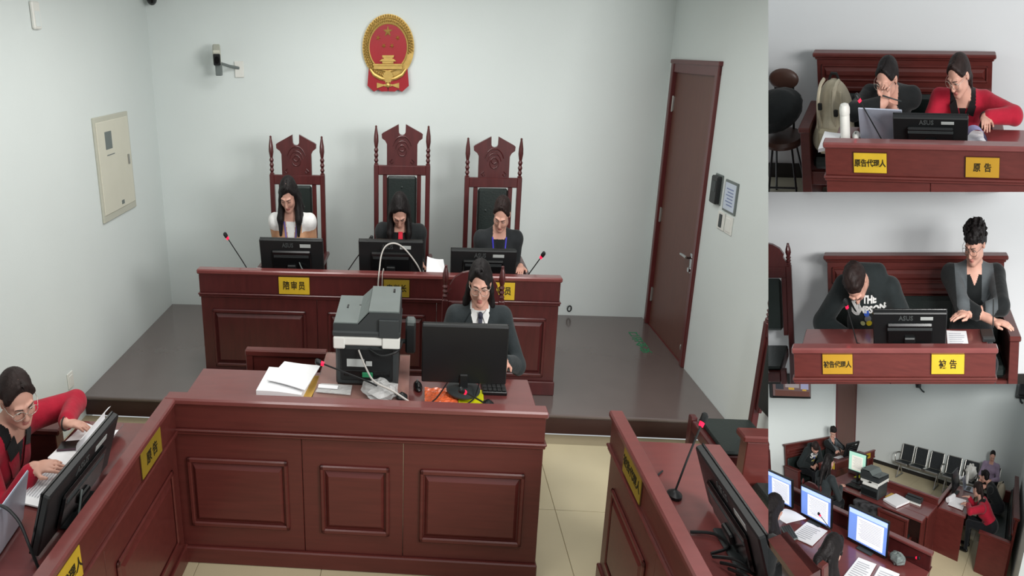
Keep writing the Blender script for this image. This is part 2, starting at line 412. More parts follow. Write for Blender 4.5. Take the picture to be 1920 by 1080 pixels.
SKIN, TOP, PANTS, SHIRT, LIP, TRIM = 0, 1, 2, 3, 4, 5
class Person:
    """Seated figure, local frame: facing -y, +x is the figure's left hand side, z up, origin on the floor."""
    def __init__(s, pelvis=(0, .25, .53), neck=(0, 0, 1.05), head=(0, -.05, 1.2), hyaw=0, hpitch=0, hroll=0, tyaw=0,
                 hands=((-.2, -.3, .8), (.2, -.3, .8)), poles=((-.5, .2, -.6), (.5, .2, -.6)), hrot=(0, 0), curl=(.5, .5),
                 male=False, bulk=.0, sw=.175, legs=True, fdir=(None, None), sleeve=1., hands_on=(True, True), bust=True):
        s.F = Field(); f = s.F
        P, N, H = [np.array(a, float) for a in (pelvis, neck, head)]
        sp = unit(N-P); s.N, s.P = N, P
        ty = math.radians(tyaw); X = np.array([math.cos(ty), math.sin(ty), 0]); X = unit(X-sp*(X@sp)); Y = np.cross(sp, X)   # Y: to the back
        s.X, s.Y, s.Z = X, Y, sp; R = np.stack([X, Y, sp]); L = np.linalg.norm(N-P); sc = 1.06 if male else 1.; b = bulk
        f.ell(P+sp*.02, (.17+b, .125+b, .13), PANTS, .05, R)
        f.ell(P+sp*L*.35, (.135*sc+b, .105+b, .17), TOP, .06, R)
        f.ell(P+sp*L*.70, (.150*sc+b, .108+b, .16), TOP, .05, R)
        if not male and bust:
            for q in (-1, 1): f.ell(P+sp*L*.66+X*q*.07-Y*.075, (.062+b, .05+b, .065), TOP, .05, R)
        S = [N-sp*.055+X*q*sw*sc for q in (-1, 1)]
        f.cone(S[0], S[1], .055+b*.6, .055+b*.6, TOP, .05)
        for q in (0, 1): f.cone(S[q]*.55+N*.45-sp*.01, N+sp*.02, .045+b*.5, .05, TOP, .04)
        s.torso = list(f.pr)
        if legs:
            for q in (-1, 1):
                hp = P+np.array([q*.09, -.03, -.02]); kn = np.array([P[0]+q*.11, P[1]-.43, P[2]-.03]); an = np.array([kn[0], kn[1]+.02, .09])
                f.cone(hp, kn, .085, .058, PANTS, .04); f.cone(kn, an, .056, .038, PANTS, .03)
                f.cone(an+np.array([0, .02, -.05]), an+np.array([0, -.13, -.055]), .034, .03, 6, .02)
        s.wrist = []
        for q in (0, 1):
            tgt = np.array(hands[q], float); d = tgt-S[q]; l = np.linalg.norm(d); a1, a2 = .285*sc, .25*sc
            if l > (a1+a2)*.995: tgt = S[q]+d*(a1+a2)*.995/l; d = tgt-S[q]; l = np.linalg.norm(d)
            u = d/l; t = (a1*a1-a2*a2+l*l)/(2*l); h = math.sqrt(max(a1*a1-t*t, 0)); po = np.array(poles[q], float); po = unit(po-u*(po@u))
            E = S[q]+u*t+po*h
            f.cone(S[q], E, .054+b, .045+b, TOP, .035)
            Wc = E+(tgt-E)*sleeve*.86
            f.cone(E, Wc, .043+b, .034+b*.8, TOP, .02)
            f.cone(E+(tgt-E)*.3, tgt, .030, .026, SKIN, .012)
            if hands_on[q]:
                fd = unit(tgt-E) if fdir[q] is None else unit(fdir[q]); s.hand(tgt, fd, q, math.radians(hrot[q]), curl[q], .94 if not male else 1.05)
            s.wrist.append((tgt, E))
        # head
        hy, hp, hr = [math.radians(a) for a in (hyaw, hpitch, hroll)]
        Rh = (rotz(hy)@roty(hr)@rotx(hp))[:3, :3]; s.H, s.Rh = H, Rh; k = 1.04 if male else 1.; s.hk = k
        g = lambda x, y, z: H+Rh@(np.array([x, y, z])*k)
        Rr = Rh.T
        e = lambda c, r, tag=SKIN, kk=.02: f.ell(g(*c), np.array(r)*k, tag, kk, Rr)
        c = lambda a, bb, ra, rb, tag=SKIN, kk=.015: f.cone(g(*a), g(*bb), ra*k, rb*k, tag, kk)
        nk = len(f.pr)
        f.cone(N-sp*.008, H+Rh@np.array([0, .03, -.05]), .054*(1.1 if male else .95), .05*(1.1 if male else .92), SKIN, .025)
        s.torso.append(f.pr[nk])
        e((0, .018, .032), (.071, .09, .076)); e((0, -.022, -.03), (.059, .066, .084), SKIN, .03)
        c((-.042, -.008, -.072), (-.010, -.062, -.102), .024, .018, SKIN, .03); c((.042, -.008, -.072), (.010, -.062, -.102), .024, .018, SKIN, .03)
        for q in (-1, 1):
            e((q*.034, -.060, -.038), (.022, .020, .024), SKIN, .02)
            e((q*.030, -.0775, -.002), (.0155, .010, .0085), SKIN, .006)
            c((q*.014, -.087, .017), (q*.044, -.074, .016), .008, .006, SKIN, .012)
            e((q*.072, .016, -.012), (.009, .017, .029), SKIN, .008)
            e((q*.009, -.097, -.046), (.0075, .009, .007), SKIN, .006)
        c((0, -.085, .008), (0, -.103, -.038), .0065, .0105, SKIN, .010)
        e((0, -.0850, -.0665), (.019, .0075, .0040), LIP, .003); e((0, -.0840, -.0745), (.016, .0075, .0045), LIP, .003)
        s.g = g
    def hand(s, w, fd, side, rot, curl, k):
        f = s.F; up = np.array([0, 0, 1.]); sd = np.cross(fd, up)
        sd = unit(sd) if np.linalg.norm(sd) > .1 else np.array([1., 0, 0]); nm = np.cross(sd, fd)     # nm: back of the hand
        sd, nm = sd*math.cos(rot)+nm*math.sin(rot), nm*math.cos(rot)-sd*math.sin(rot)
        th = -sd if side == 0 else sd                 # thumb side
        th = -th
        pc = w+fd*.045*k; R = np.stack([sd, nm, fd])
        f.ell(pc, np.array([.040, .017, .052])*k, SKIN, .012, R)
        for i, (o, ln) in enumerate(((.030, .070), (.010, .078), (-.010, .073), (-.029, .056))):
            b0 = w+fd*(.082-abs(o)*.25)*k+th*o*k; a1 = curl*.9; a2 = curl*1.9
            d1 = fd*math.cos(a1)-nm*math.sin(a1)+th*o*.5; d2 = fd*math.cos(a2)-nm*math.sin(a2)
            m = b0+unit(d1)*ln*.52*k; f.cone(b0, m, .0092*k, .0085*k, SKIN, .004); f.cone(m, m+unit(d2)*ln*.5*k, .0085*k, .0068*k, SKIN, .003)
        b0 = w+fd*.022*k+th*.030*k; d1 = unit(fd*.75+th*.75-nm*.35*(.4+curl)); m = b0+d1*.042*k
        f.cone(b0, m, .0125*k, .010*k, SKIN, .008); f.cone(m, m+unit(fd*.95+th*.15-nm*.5*curl)*.032*k, .010*k, .0075*k, SKIN, .004)
    # point on the clothes: u across, v along the spine (0 = neck base), from the front
    def surf(s, u, v, lift=.003, frm=.4):
        u = np.atleast_1d(np.asarray(u, float)); v = np.atleast_1d(np.asarray(v, float))
        P = s.N+u[:, None]*s.X+v[:, None]*s.Z-s.Y*frm
        fld = Field(); fld.pr = s.torso
        for _ in range(40): P = P+s.Y*np.maximum(fld.value(P)-lift, -.02)[:, None]*.8
        far = fld.value(P) > .03+lift
        if far.any(): P[far] = s.N+u[far, None]*s.X+v[far, None]*s.Z-s.Y*.02
        return P
    def strip(s, pts, w, n=7, lift=.004):
        C = curve([(a, b, 0) for a, b in pts], n)[:, :2]; wv = np.interp(np.linspace(0, 1, len(C)), np.linspace(0, 1, len(np.atleast_1d(w))), np.atleast_1d(w)); V = []
        for i in range(len(C)):
            d = unit(C[min(i+1, len(C)-1)]-C[max(i-1, 0)]); nn = np.array([-d[1], d[0]])
            for t in (-.5, 0, .5): V.append(C[i]+nn*wv[i]*t)
        V = np.array(V); P = s.surf(V[:, 0], V[:, 1], lift); F = []
        for i in range(len(C)-1):
            for j in (0, 1): F.append((i*3+j, i*3+j+1, i*3+j+4, i*3+j+3))
        return P, F
    def patch(s, q, n=8, lift=.006):
        a, b, c, d = [np.array(p, float) for p in q]; V = []
        for i in range(n+1):
            for j in range(n+1): x, y = i/n, j/n; V.append((a*(1-x)+b*x)*(1-y)+(d*(1-x)+c*x)*y)
        V = np.array(V); P = s.surf(V[:, 0], V[:, 1], lift); I = lambda i, j: i*(n+1)+j
        return P, [(I(i, j), I(i+1, j), I(i+1, j+1), I(i, j+1)) for i in range(n) for j in range(n)]
    def paintc(s, C): d = C-s.N; return d@s.X, d@s.Z, -(d@s.Y)
    def finish(s, vox=.006, paint=None):
        V, F = s.F.mesh(vox); C = V[F].mean(1); tg = s.F.tags(C)
        u, v, w = s.paintc(C); tg[(tg == TOP) & (v > -.012) & (np.abs(u) < .06) & (w > -.01)] = SKIN
        if paint is not None: tg = paint(s, C, tg)
        s.body = (V, [tuple(q) for q in F.tolist()], tg.tolist()); s.extra = []; return s
    def face_bits(s, glasses=None, eyes_open=.0, brow=M_BROW):
        g, k = s.g, s.hk
        for q in (-1, 1):
            s.extra.append(('eyebrow', tube([g(q*.013, -.0955, .0165), g(q*.028, -.0935, .0215), g(q*.045, -.078, .0165)], [.0028, .003, .0016], 5), brow, None))
            if eyes_open > 0:
                c = g(q*.030, -.0865, -.002); s.extra.append(('eye', xf(ell((0, 0, 0), (.0115*k, .003*k, (.002+.004*eyes_open)*k), 10, 6), np.vstack([np.c_[s.Rh, c], [0, 0, 0, 1]])), M_EYE, None))
                c = g(q*.030, -.0885, -.002); s.extra.append(('iris', xf(ell((0, 0, 0), (.0048*k, .0025*k, (.002+.003*eyes_open)*k), 8, 6), np.vstack([np.c_[s.Rh, c], [0, 0, 0, 1]])), M_IRIS, None))
            z0 = -.002+.005*eyes_open if eyes_open else -.005
            s.extra.append(('eyelash', tube([g(q*.017, -.0865, z0-.001), g(q*.030, -.0905, z0+(.001 if eyes_open else -.0015)), g(q*.044, -.081, z0)], [.0012, .0018, .0013], 5), M_BROW, None))
        if glasses:
            def ringp(q, rx, rz):
                return [g(q*.033+rx*math.cos(a), -.104+abs(q*.033+rx*math.cos(a))*.16, -.006+rz*math.sin(a)) for a in np.linspace(0, 2*math.pi, 21)]
            fr = [tube(ringp(q, .027, .023), .0016, 5) for q in (-1, 1)]
            fr.append(tube([g(-.007, -.105, 0), g(0, -.108, .003), g(.007, -.105, 0)], .0016, 5))
            fr += [tube([g(q*.060, -.094, .002), g(q*.074, -.06, .004), g(q*.078, .012, .002)], .0015, 5) for q in (-1, 1)]
            s.extra.append(('glasses', join(*fr), glasses, None))
    def emit(s, name, label, M, mats, group=None, detail=True, shift=None):
        t = T(name, label, 'person', M, group)
        t.add('body', s.body, mats, smooth='all')
        for nm, geo, m, lb in s.extra:
            if detail or nm in ('hair',): t.add(nm, geo, m, smooth='all', label=lb)
        return t.end()
    # hair: drawn in head coordinates, cleared away from the face
    def hair(s, style, m=M_HAIR, vox=.006, seed=0, thick=1., sweep=0.):
        h = Field(); g, k, Rr = s.g, s.hk, s.Rh.T; rs = np.random.RandomState(seed)
        e = lambda c, r, kk=.02, sg=1: h.ell(g(*c), np.array(r)*k, 0, kk, Rr, sg)
        ns = None
        if style == 'short':
            e((0, .026, .045), (.080, .094, .078)); e((0, .05, -.01), (.073, .066, .07), .03)
            for i in range(70):
                a, b = rs.uniform(0, 2*math.pi), rs.uniform(.1, 1.)
                x, y, z = .075*math.cos(a)*b, .022+.085*math.sin(a)*b, .045+.075*math.sqrt(max(0, 1-b*b))
                e((x, y, z), (.014, .014, .012), .012)
        elif style == 'curly':
            e((0, .022, .046), (.080, .092, .078)); e((0, .045, -.0), (.079, .068, .072), .03)
            for i in range(170):
                a, b = rs.uniform(0, 2*math.pi), math.sqrt(rs.uniform(0, 1.))
                x, y, z = .086*math.cos(a)*b, .016+.098*math.sin(a)*b, .044+.082*math.sqrt(max(0, 1-b*b))
                r = rs.uniform(.009, .017); e((x*1.04, y, z+rs.uniform(-.004, .012)), (r, r, r), .006)
            for i in range(26):
                a = rs.uniform(-2.6, -.5); x, y = .07*math.cos(a), .02+.1*math.sin(a); r = .011
                e((x, y-.008, .062+rs.uniform(-.018, .02)), (r, r, r*1.3), .006)
            for i in range(40):
                a, b = rs.uniform(0, 2*math.pi), math.sqrt(rs.uniform(0, .9)); x, y, z = .086*math.cos(a)*b, .016+.098*math.sin(a)*b, .044+.082*math.sqrt(1-b*b)
                h.cone(g(x, y, z), g(x*1.18+rs.uniform(-.01, .01), y*1.12+rs.uniform(-.01, .01), z+rs.uniform(.012, .03)), .005, .0025, 0, .004)
        else:
            e((0, .026, .036), (.0765, .092, .080)); e((0, .052, -.02), (.070, .060, .08), .03)
        if style in ('long', 'longback', 'bun', 'tied'):
            for q in (-1, 1): h.cone(g(q*.012, -.050, .096), g(q*.067, -.030, .028), .010, .010, 0, .03)
        if style == 'bun': e((0, .10, .02), (.04, .036, .04), .015)
        if style == 'tied':
            h.cone(g(0, .10, .0), g(0, .115, -.10), .032, .024, 0, .02); h.cone(g(0, .115, -.10), g(0, .10, -.2), .024, .012, 0, .02)
        dn = np.array([0, 0, -1.])
        if style in ('long', 'longback'):
            for q in (-1, 1):
                for y0, fw, ln in ((-.006, .03, .23), (.022, .0, .22), (.05, -.05, .20)) if style == 'long' else ((.02, -.06, .17), (.05, -.085, .18)):
                    a = g(q*.068, y0, .02); b = g(q*.076, y0+.004, -.07); c = b+dn*ln*.55-s.Y*fw*.6+s.X*q*.014; d = b+dn*ln-s.Y*fw*1.4+s.X*q*.012
                    for p0, p1, r0, r1 in ((a, b, .012, .017), (b, c, .018, .020), (c, d, .020, .008)): h.cone(p0, p1, r0*(1+(thick-1)*.6), r1*thick, 0, .02)
            h.cone(g(0, .065, -.03), g(0, .07, -.10)+s.Y*.03, .055, .052, 0, .03); h.cone(g(0, .07, -.10)+s.Y*.03, s.N+s.Y*.12-s.Z*.14, .052, .03, 0, .03)
        # face opening
        if style in ('short', 'curly'): e((0, -.085, -.035), (.064, .075, .080 if style == 'curly' else .088), .01, -1)
        elif style == 'long': e((.006, -.092, -.030), (.057, .080, .112), .012, -1)
        else: e((0, -.092, -.030), (.064, .084, .110), .012, -1)
        if sweep: h.cone(g(.03*sweep, -.058, .096), g(-.064*sweep, -.052, .0), .016, .012, 0, .02)
        if style == 'part' or style in ('long', 'bun', 'tied', 'longback'):
            h.cone(g(.004, -.072, .094), g(.004, .03, .119), .0055, .005, 0, .004, -1)
        nz = lambda P: .0018*np.sin(P[:, 0]*420+3*np.sin(P[:, 2]*40))*np.sin(P[:, 1]*380+2)
        V, F = h.mesh(vox, nz); s.extra.append(('hair', (V, [tuple(q) for q in F.tolist()]), m, None))
# ------------------------------------------------------------------ furniture builders (local frame: front towards -y)
def raised(t, x0, x1, z0, z1, y, m, frame=.026):
    i = t.add('panel_moulding', join(box(x0, x1, y-.012, y+.004, z1-frame, z1, .006), box(x0, x1, y-.012, y+.004, z0, z0+frame, .006),
                                     box(x0, x0+frame, y-.012, y+.004, z0, z1, .006), box(x1-frame, x1, y-.012, y+.004, z0, z1, .006)), m)
    a = frame+.006; b = .022
    V = [(x0+a, y+.002, z0+a), (x1-a, y+.002, z0+a), (x1-a, y+.002, z1-a), (x0+a, y+.002, z1-a),
         (x0+a+b, y-.012, z0+a+b), (x1-a-b, y-.012, z0+a+b), (x1-a-b, y-.012, z1-a-b), (x0+a+b, y-.012, z1-a-b)]
    t.add('raised_panel', (np.array(V), [(4, 5, 6, 7), (0, 1, 5, 4), (1, 2, 6, 5), (2, 3, 7, 6), (3, 0, 4, 7)]), m)
def desk(name, label, M, L, dep, zt, H, sections, group=None, z0=0., m=M_WOOD, mt=M_RAIL, fr=.16, plinth=.10, back=None, cat='desk', ends=True):
    t = T(name, label, cat, M, group)
    t.add('ledge', box(-.012, L+.012, -.018, .062, H-.032, H, .008), mt)
    t.add('frieze', box(0, L, 0, .045, H-fr, H-.032, .003), m)
    t.add('moulding', join(box(-.012, L+.012, -.016, .045, H-fr-.014, H-fr, .005), box(-.006, L+.006, -.008, .045, H-fr-.030, H-fr-.014, .004)), m)
    for a, b, p in sections:
        t.add('front_board', box(a+.0015, b-.0015, .012, .045, z0+plinth, H-fr-.030, .003), m)
        if p: raised(t, p[0], p[1], p[2], p[3], .010, m)
    t.add('plinth', box(-.006, L+.006, -.006, .045, z0, z0+plinth, .006), m)
    t.add('desk_top', box(0, L, .060, dep, zt-.03, zt, .006), mt)
    if ends:
        for x in (0, L-.03): t.add('side_panel', box(x, x+.03, .045, dep-.02, z0, zt-.03, .003), m)
    if back: t.add('back_board', box(.03, L-.03, .3, .32, z0+.2, zt-.03, .002), m)
    return t
def finial(x, y, z0, z1, r=.02, n=12):
    h = z1-z0; p = [(.9, 0), (1., .03), (.55, .06), (1., .12), (.6, .18), (1., .25), (.6, .31), (1., .38), (.6, .44), (.75, .48), (1.05, .60), (.95, .74), (.55, .9), (.42, .95), (.5, .98), (.15, 1.)]
    return lathe([(a*r, z0+b*h) for a, b in p], n, (x, y, 0))
def chair(name, label, M, w=.54, zr=1.32, ztop=1.63, seat=.45, dep=.5, crest='notch', group=None, arms=True, m=M_WOODD, cap=None):
    t = T(name, label, 'chair', M, group); hw = w/2; yb = dep/2; cap = cap or ztop+.01
    for q in (-1, 1):
        p = t.add('back_post', box(q*hw-.024, q*hw+.024, yb-.024, yb+.024, seat-.45+.0, zr+.005, .005), m)
        t.add('finial', finial(q*hw, yb, zr, ztop, .024), m, sub=p, smooth=True)
        t.add('front_leg', box(q*hw-.024, q*hw+.024, -yb, -yb+.048, seat-.45, seat+(.2 if arms else -.04), .005), m)
        if arms: t.add('armrest', box(q*(hw+.035)-.026, q*(hw+.035)+.026, -yb-.0, yb-.02, seat+.2, seat+.235, .01), m)
        t.add('back_stile', box(q*.175-.022, q*.175+.022, yb-.012, yb+.014, seat+.02, zr-.065, .004), m)
    t.add('cross_rail', box(-hw+.02, hw-.02, yb-.02, yb+.02, zr-.075, zr, .006), m)
    h = cap-zr
    if crest == 'notch':
        s = [(.155, 0), (.155, .52*h), (.172, .60*h), (.205, .66*h), (.208, .76*h), (.195, .79*h), (.036, 1.*h), (.033, .80*h), (.022, .755*h)]
    elif crest == 'arch':
        s = [(.24, 0), (.24, .10*h), (.20, .2*h), (.175, .42*h), (.185, .52*h), (.15, .78*h), (.09, .95*h), (.04, h)]
    poly = [(a, zr+b) for a, b in s]+([(0, zr+.74*h)] if crest == 'notch' else [(0, zr+h)])+[(-a, zr+b) for a, b in s[::-1]]
    hb = t.add('headboard', prism(poly, yb-.016, yb+.016), m)
    if crest == 'notch':
        y = yb-.018; zc = zr+.36*h
        arc = lambda rx, rz, a0, a1, cz=zc: [(rx*math.cos(a), y, cz+rz*math.sin(a)) for a in np.linspace(a0, a1, 12)]
        t.add('carving', join(tube(arc(.10, .36*h, .35, math.pi-.35), .006, 6), tube(arc(.07, .24*h, .2, math.pi-.2), .005, 6),
              tube(arc(.045, .13*h, 0, 2*math.pi), .005, 6), tube(arc(.028, .075*h, 0, 2*math.pi, zc+.02), .006, 6),
              *[box(-.035+.005*i, .035-.005*i, y-.004, y+.006, zc+.2*h+.018*i, zc+.2*h+.018*i+.008, .002) for i in range(3)],
              *[tube([(q*.10, y, zr+.16*h), (q*.125, y, zr+.10*h), (q*.105, y, zr+.05*h), (q*.09, y, zr+.09*h)], .006, 6) for q in (-1, 1)]), m, sub=hb, smooth=True)
    else:
        t.add('carving', join(*[box(-.17, .17, yb-.022, yb-.01, zr-.06+.014*i, zr-.052+.014*i, .002) for i in range(4)]), m, sub=hb)
    t.add('back_cushion', box(-.152, .152, yb-.035, yb+.01, seat+.06, zr-.08, .018), M_LEATHER, smooth=True)
    for z in np.arange(seat+.25, zr-.15, .17):
        for x in (-.07, .07) if int(z*100) % 2 else (0,): t.add('button', ell((x, yb-.034, z), (.012, .006, .012), 8, 6), M_LEATHER, smooth=True)
    t.add('seat', box(-hw+.026, hw-.026, -yb+.05, yb-.036, seat-.06, seat-.035, .01), M_LEATHER, smooth=True)
    t.add('seat_rail', box(-hw+.025, hw-.025, -yb+.005, yb-.025, seat-.12, seat-.06, .005), m)
    t.end()
def bench(name, label, M, L, top, seat=.355, dep=.52, group=None, m=M_WOOD):
    t = T(name, label, 'bench', M, group); yb = dep
    t.add('cap_rail', join(box(-.03, L+.03, yb-.07, yb+.03, top-.03, top, .008), box(-.015, L+.015, yb-.05, yb+.02, top-.05, top-.03, .008)), m)
    t.add('back_board', box(0, L, yb-.03, yb+.01, 0, top-.05, .003), m)
    raised(t, .04, L-.04, top-.20, top-.085, yb-.03, m, .016)
    t.add('lower_rail', box(.01, L-.01, yb-.05, yb-.02, top-.27, top-.235, .008), m)
    t.add('back_cushion', box(.02, L-.02, yb-.09, yb-.03, seat+.02, top-.275, .025), M_LEATHER, smooth=True)
    t.add('seat_cushion', box(.03, L-.03, .03, yb-.08, seat-.03, seat+.05, .025), M_LEATHER, smooth=True)
    t.add('seat_rail', box(0, L, .0, .04, seat-.12, seat-.03, .006), m)
    for x in (-.06, L-.02):
        t.add('armrest', box(x-.01, x+.09, -.05, yb-.03, .60, .635, .008), m)
        t.add('arm_panel', box(x, x+.08, -.02, yb-.03, 0, .60, .005), m)
    t.end()
def monitor(name, label, M, w=.54, h=.30, lean=.30, screen=None, logo=True, base='rect', cable=False, group=None, stick=True, neck=.07, hump=True, doc=None):
    """back faces -y (towards the room), screen faces +y; stands on z = 0"""
    t = T(name, label, 'monitor', M@tr(0, 0, .0015), group); neck = max(neck, .024); a = tr(0, 0, neck)@rotx(lean); hw = w/2
    t.add('back_shell', box(-hw, hw, -.022, .012, 0, h, .006), M_BLACK, M=a)
    if hump: t.add('rear_hump', box(-hw*.62, hw*.62, -.040, -.02, h*.12, h*.72, .014), M_BLACK2, M=a)
    t.add('bezel', join(box(-hw, hw, .010, .020, h-.014, h, .002), box(-hw, hw, .010, .020, 0, .022, .002), box(-hw, -hw+.012, .010, .020, 0, h, .002), box(hw-.012, hw, .010, .020, 0, h, .002)), M_BLACK2, M=a)
    sc = t.add('screen', box(-hw+.011, hw-.011, .010, .016, .020, h-.012, .001), screen or M_BLACK2, M=a)
    if doc:      # text page open on the lit screen
        x0, x1, z0, z1 = doc[0]*hw, doc[1]*hw, h*.10, h*.80
        t.add('page', box(x0, x1, .016, .0172, z0, z1, 0), doc[2], M=a, sub=sc)
        t.add('toolbar', box(-hw+.02, hw-.02, .016, .0172, h*.83, h*.95, 0), doc[3], M=a, sub=sc)
        t.add('text_line', join(*[box(x0+.03, x1-.03-.02*(i % 3), .0172, .0180, z1-.03-i*.0165, z1-.026-i*.0165, 0) for i in range(int((z1-z0-.05)/.0165))]), M_INK, M=a, sub=sc)
    if hump: t.add('vent', join(*[box(-.16, .16, -.0425, -.038, h*.55+.007*i, h*.55+.003+.007*i, .0005) for i in range(3)]), M_DGREY, M=a)
    if hump: t.add('hinge', box(-.04, .04, -.058, -.036, h*.20, h*.36, .006), M_BLACK, M=a)
    if stick: t.add('asset_label', box(hw*.28, hw*.62, -.0245, -.021, h*.80, h*.89, .0005), M_LABEL, M=a, label='small grey paper label on the black back')
    if logo: t.add('lettering', mv(upright(text('ASUS', .045, .001)), (-.03, -.0235, h*.85)), M_LOGO, M=a)
    t.add('neck', box(-.028, .028, -.035, -.008, .004, neck+.05, .006), M_BLACK)
    if base == 'round': t.add('stand_base', lathe([(.105, 0), (.11, .004), (.11, .01), (.09, .016), (.03, .02)], 24, (0, -.02, 0)), M_DGREY, smooth=True)
    else: t.add('stand_base', box(-.12, .12, -.075, .07, 0, .014, .006), M_DGREY)
    if cable: t.add('cable', tube(curve([(.06, -.045, neck+.12), (.1, -.09, .10), (.16, -.1, .05), (.24, -.07, .006)]), .005, 6), M_GREYP, smooth=True)
    t.end()
def mic(name, label, base, head, group=None, bend=.5, r=.0045, lit=True, stand='small'):
    b, h = np.array(base, float)+[0, 0, .0015], np.array(head, float); t = T(name, label, 'microphone', None, group)
    t.add('base', join(lathe([(.035, 0), (.036, .012), (.02, .022), (.008, .03)], 14, b)), M_BLACK, smooth=True)
    mid = b*(1-.45)+h*.45+np.array([0, 0, .12*bend*np.linalg.norm(h-b)])
    path = curve([b+[0, 0, .02], b*.75+mid*.25+[0, 0, .03*bend], mid, h], 6)
    t.add('gooseneck', tube(path, r, 7), M_BLACK, smooth=True)
    d = unit(path[-1]-path[-2])
    t.add('light_ring', tube([h, h+d*.018], [.011, .012], 10), M_LED if lit else M_DGREY, smooth=True, label='glowing red ring' if lit else None)
    t.add('head', tube([h+d*.018, h+d*.025, h+d*.05, h+d*.058], [.013, .016, .016, .008], 10), M_BLACK, smooth=True); t.end()
def plate(name, label, M, txt, w=.20, h=.11, group=None, size=.045, mplate=None, sp=1.):
    t = T(name, label, 'nameplate', M, group)
    t.add('holder', box(-w/2-.004, w/2+.004, -.006, 0, -h/2-.004, h/2+.004, .001), M_PLATEE)
    p = t.add('plate', box(-w/2, w/2, -.010, -.005, -h/2, h/2, .001), mplate or M_PLATE)
    t.add('lettering', mv(upright(text(txt, size, .0009, spacing=sp)), (0, -.0108, -.002)), M_INKD, label='black characters'); t.end()
def paper(name, label, c, th=.002, m=M_PAPER, n=4, wave=.004, lines=0, group=None, cat='paper', seed=0):
    rs = np.random.RandomState(seed); ph = rs.uniform(0, 6, 4)
    b = lambda s, t: (0, 0, wave*(math.sin(3*s+ph[0])*math.sin(2.6*t+ph[1])+1)*.5)
    t = T(name, label, cat, None, group)
    t.add('sheet', slab(c, th, n, b), m, smooth=True)
    if lines:
        a, bb, cc, d = [np.array(q, float) for q in c]; P = lambda s, u: (a*(1-s)+bb*s)*(1-u)+(d*(1-s)+cc*s)*u
        g = []
        for i in range(lines):
            u = .12+.76*i/lines; e = rs.uniform(.6, .88); k = np.array([0, 0, th+wave+.001])
            g.append(slab([P(.12, u)+k, P(e, u)+k, P(e, u+.25/lines)+k, P(.12, u+.25/lines)+k], .0003))
        t.add('print', join(*g), M_INK)
    t.end()
# ================================================================== MAIN VIEW: the bench of the court
XL, XR, YB, ZD, ZC = -3.02, 2.60, 6.47, .15, 2.96
view('main')
wl = T('wall_left', 'white painted wall with electrical panel, left of the court', None, None, None, 'structure')
wl.add(None, box(XL-.1, XL, -.4, YB+.1, -.05, ZC, 0), M_WALL); wl.end()
struct('wall_back', box(XL, XR, YB, YB+.1, -.05, ZC, 0), M_WALL)
wr = T('wall_right', None, None, None, None, 'structure')
DY0, DY1, DZ1 = 5.36, 6.36, 2.30
wr.add('wall_section', box(XR, XR+.1, -.4, DY0, -.05, ZC, 0), M_WALL); wr.add('wall_section', box(XR, XR+.1, DY1, YB+.1, -.05, ZC, 0), M_WALL)
wr.add('wall_section', box(XR, XR+.1, DY0, DY1, DZ1, ZC, 0), M_WALL); wr.end()
struct('ceiling', box(XL-.1, XR+.1, -.6, YB+.1, ZC, ZC+.08, 0), M_CEIL)
fl = T('floor', None, None, None, None, 'structure')
fl.add('floor_bed', box(XL, XR, -.4, 4.54, -.06, -.004, 0), M_JOINT)
for i in range(7):
    for j in range(6):
        x0, y0 = XL+.008+i*.804, .0+.735*j; x1, y1 = min(x0+.8, XR), min(y0+.731, 4.53)
        if y1 > y0+.05: fl.add('tile', box(x0, x1, y0, y1, -.02, 0, .0015), M_TILE)
fl.end()
# dais
t = T('dais', 'low dark brown platform the judges sit on', 'platform')
t.add('top', box(XL+.003, XR-.003, 4.528, YB-.003, .12, ZD, .002), M_DAIS); t.add('riser', box(XL+.003, XR-.003, 4.545, 4.57, .001, .12, 0), M_DAISF)
t.add('nosing', box(XL+.003, XR-.003, 4.515, 4.545, .128, ZD+.001, .006), M_DAIS); t.end()
t = T('floor_sticker', 'green lettered sticker on the dark platform by the door', 'sticker')
t.add(None, xf(text('安全出口', .115, .002, .0005, 1.05), at(2.36, 5.86, ZD+.001, 90)), M_GREEN); t.end()
# door in the right wall
t = T('door_1', 'tall narrow brown wooden door with chrome lever in the right wall', None, None, None, 'structure')
t.add('door_leaf', box(XR+.012, XR+.05, DY0+.055, DY1-.055, ZD, DZ1-.085, .002), M_DOOR)
fr = t.add('door_frame', join(box(XR-.03, XR+.08, DY0, DY0+.055, ZD, DZ1, .006), box(XR-.03, XR+.08, DY1-.055, DY1, ZD, DZ1, .006), box(XR-.02, XR+.08, DY0, DY1, DZ1-.085, DZ1, .006),
      box(XR-.036, XR+.02, DY0-.012, DY1+.012, DZ1-.02, DZ1+.012, .006)), M_DOORF)
for z in (.42, 1.10, 1.98): t.add('hinge', join(cyl((XR+.0, DY1-.062, z-.06), (XR+.0, DY1-.062, z+.06), .009), box(XR-.004, XR+.012, DY1-.075, DY1-.05, z-.055, z+.055, .001)), M_STEEL, sub=fr)
t.add('door_handle', join(box(XR-.005, XR+.012, 5.46, 5.51, .84, .985, .004), cyl((XR+.01, 5.485, .955), (XR-.05, 5.485, .955), .011), tube([(XR-.05, 5.485, .955), (XR-.052, 5.52, .957), (XR-.05, 5.61, .952)], [.011, .010, .009], 8),
      cyl((XR+.01, 5.485, .865), (XR-.02, 5.485, .865), .018)), M_CHROME, smooth=True)
t.add('threshold', box(XR-.004, XR+.1, DY0, DY1, .08, ZD+.004, .001), M_DOORF); t.add('door_stop', ell((XR-.002, 5.47, .27), (.012, .012, .024), 8, 6), M_STEEL); t.end()
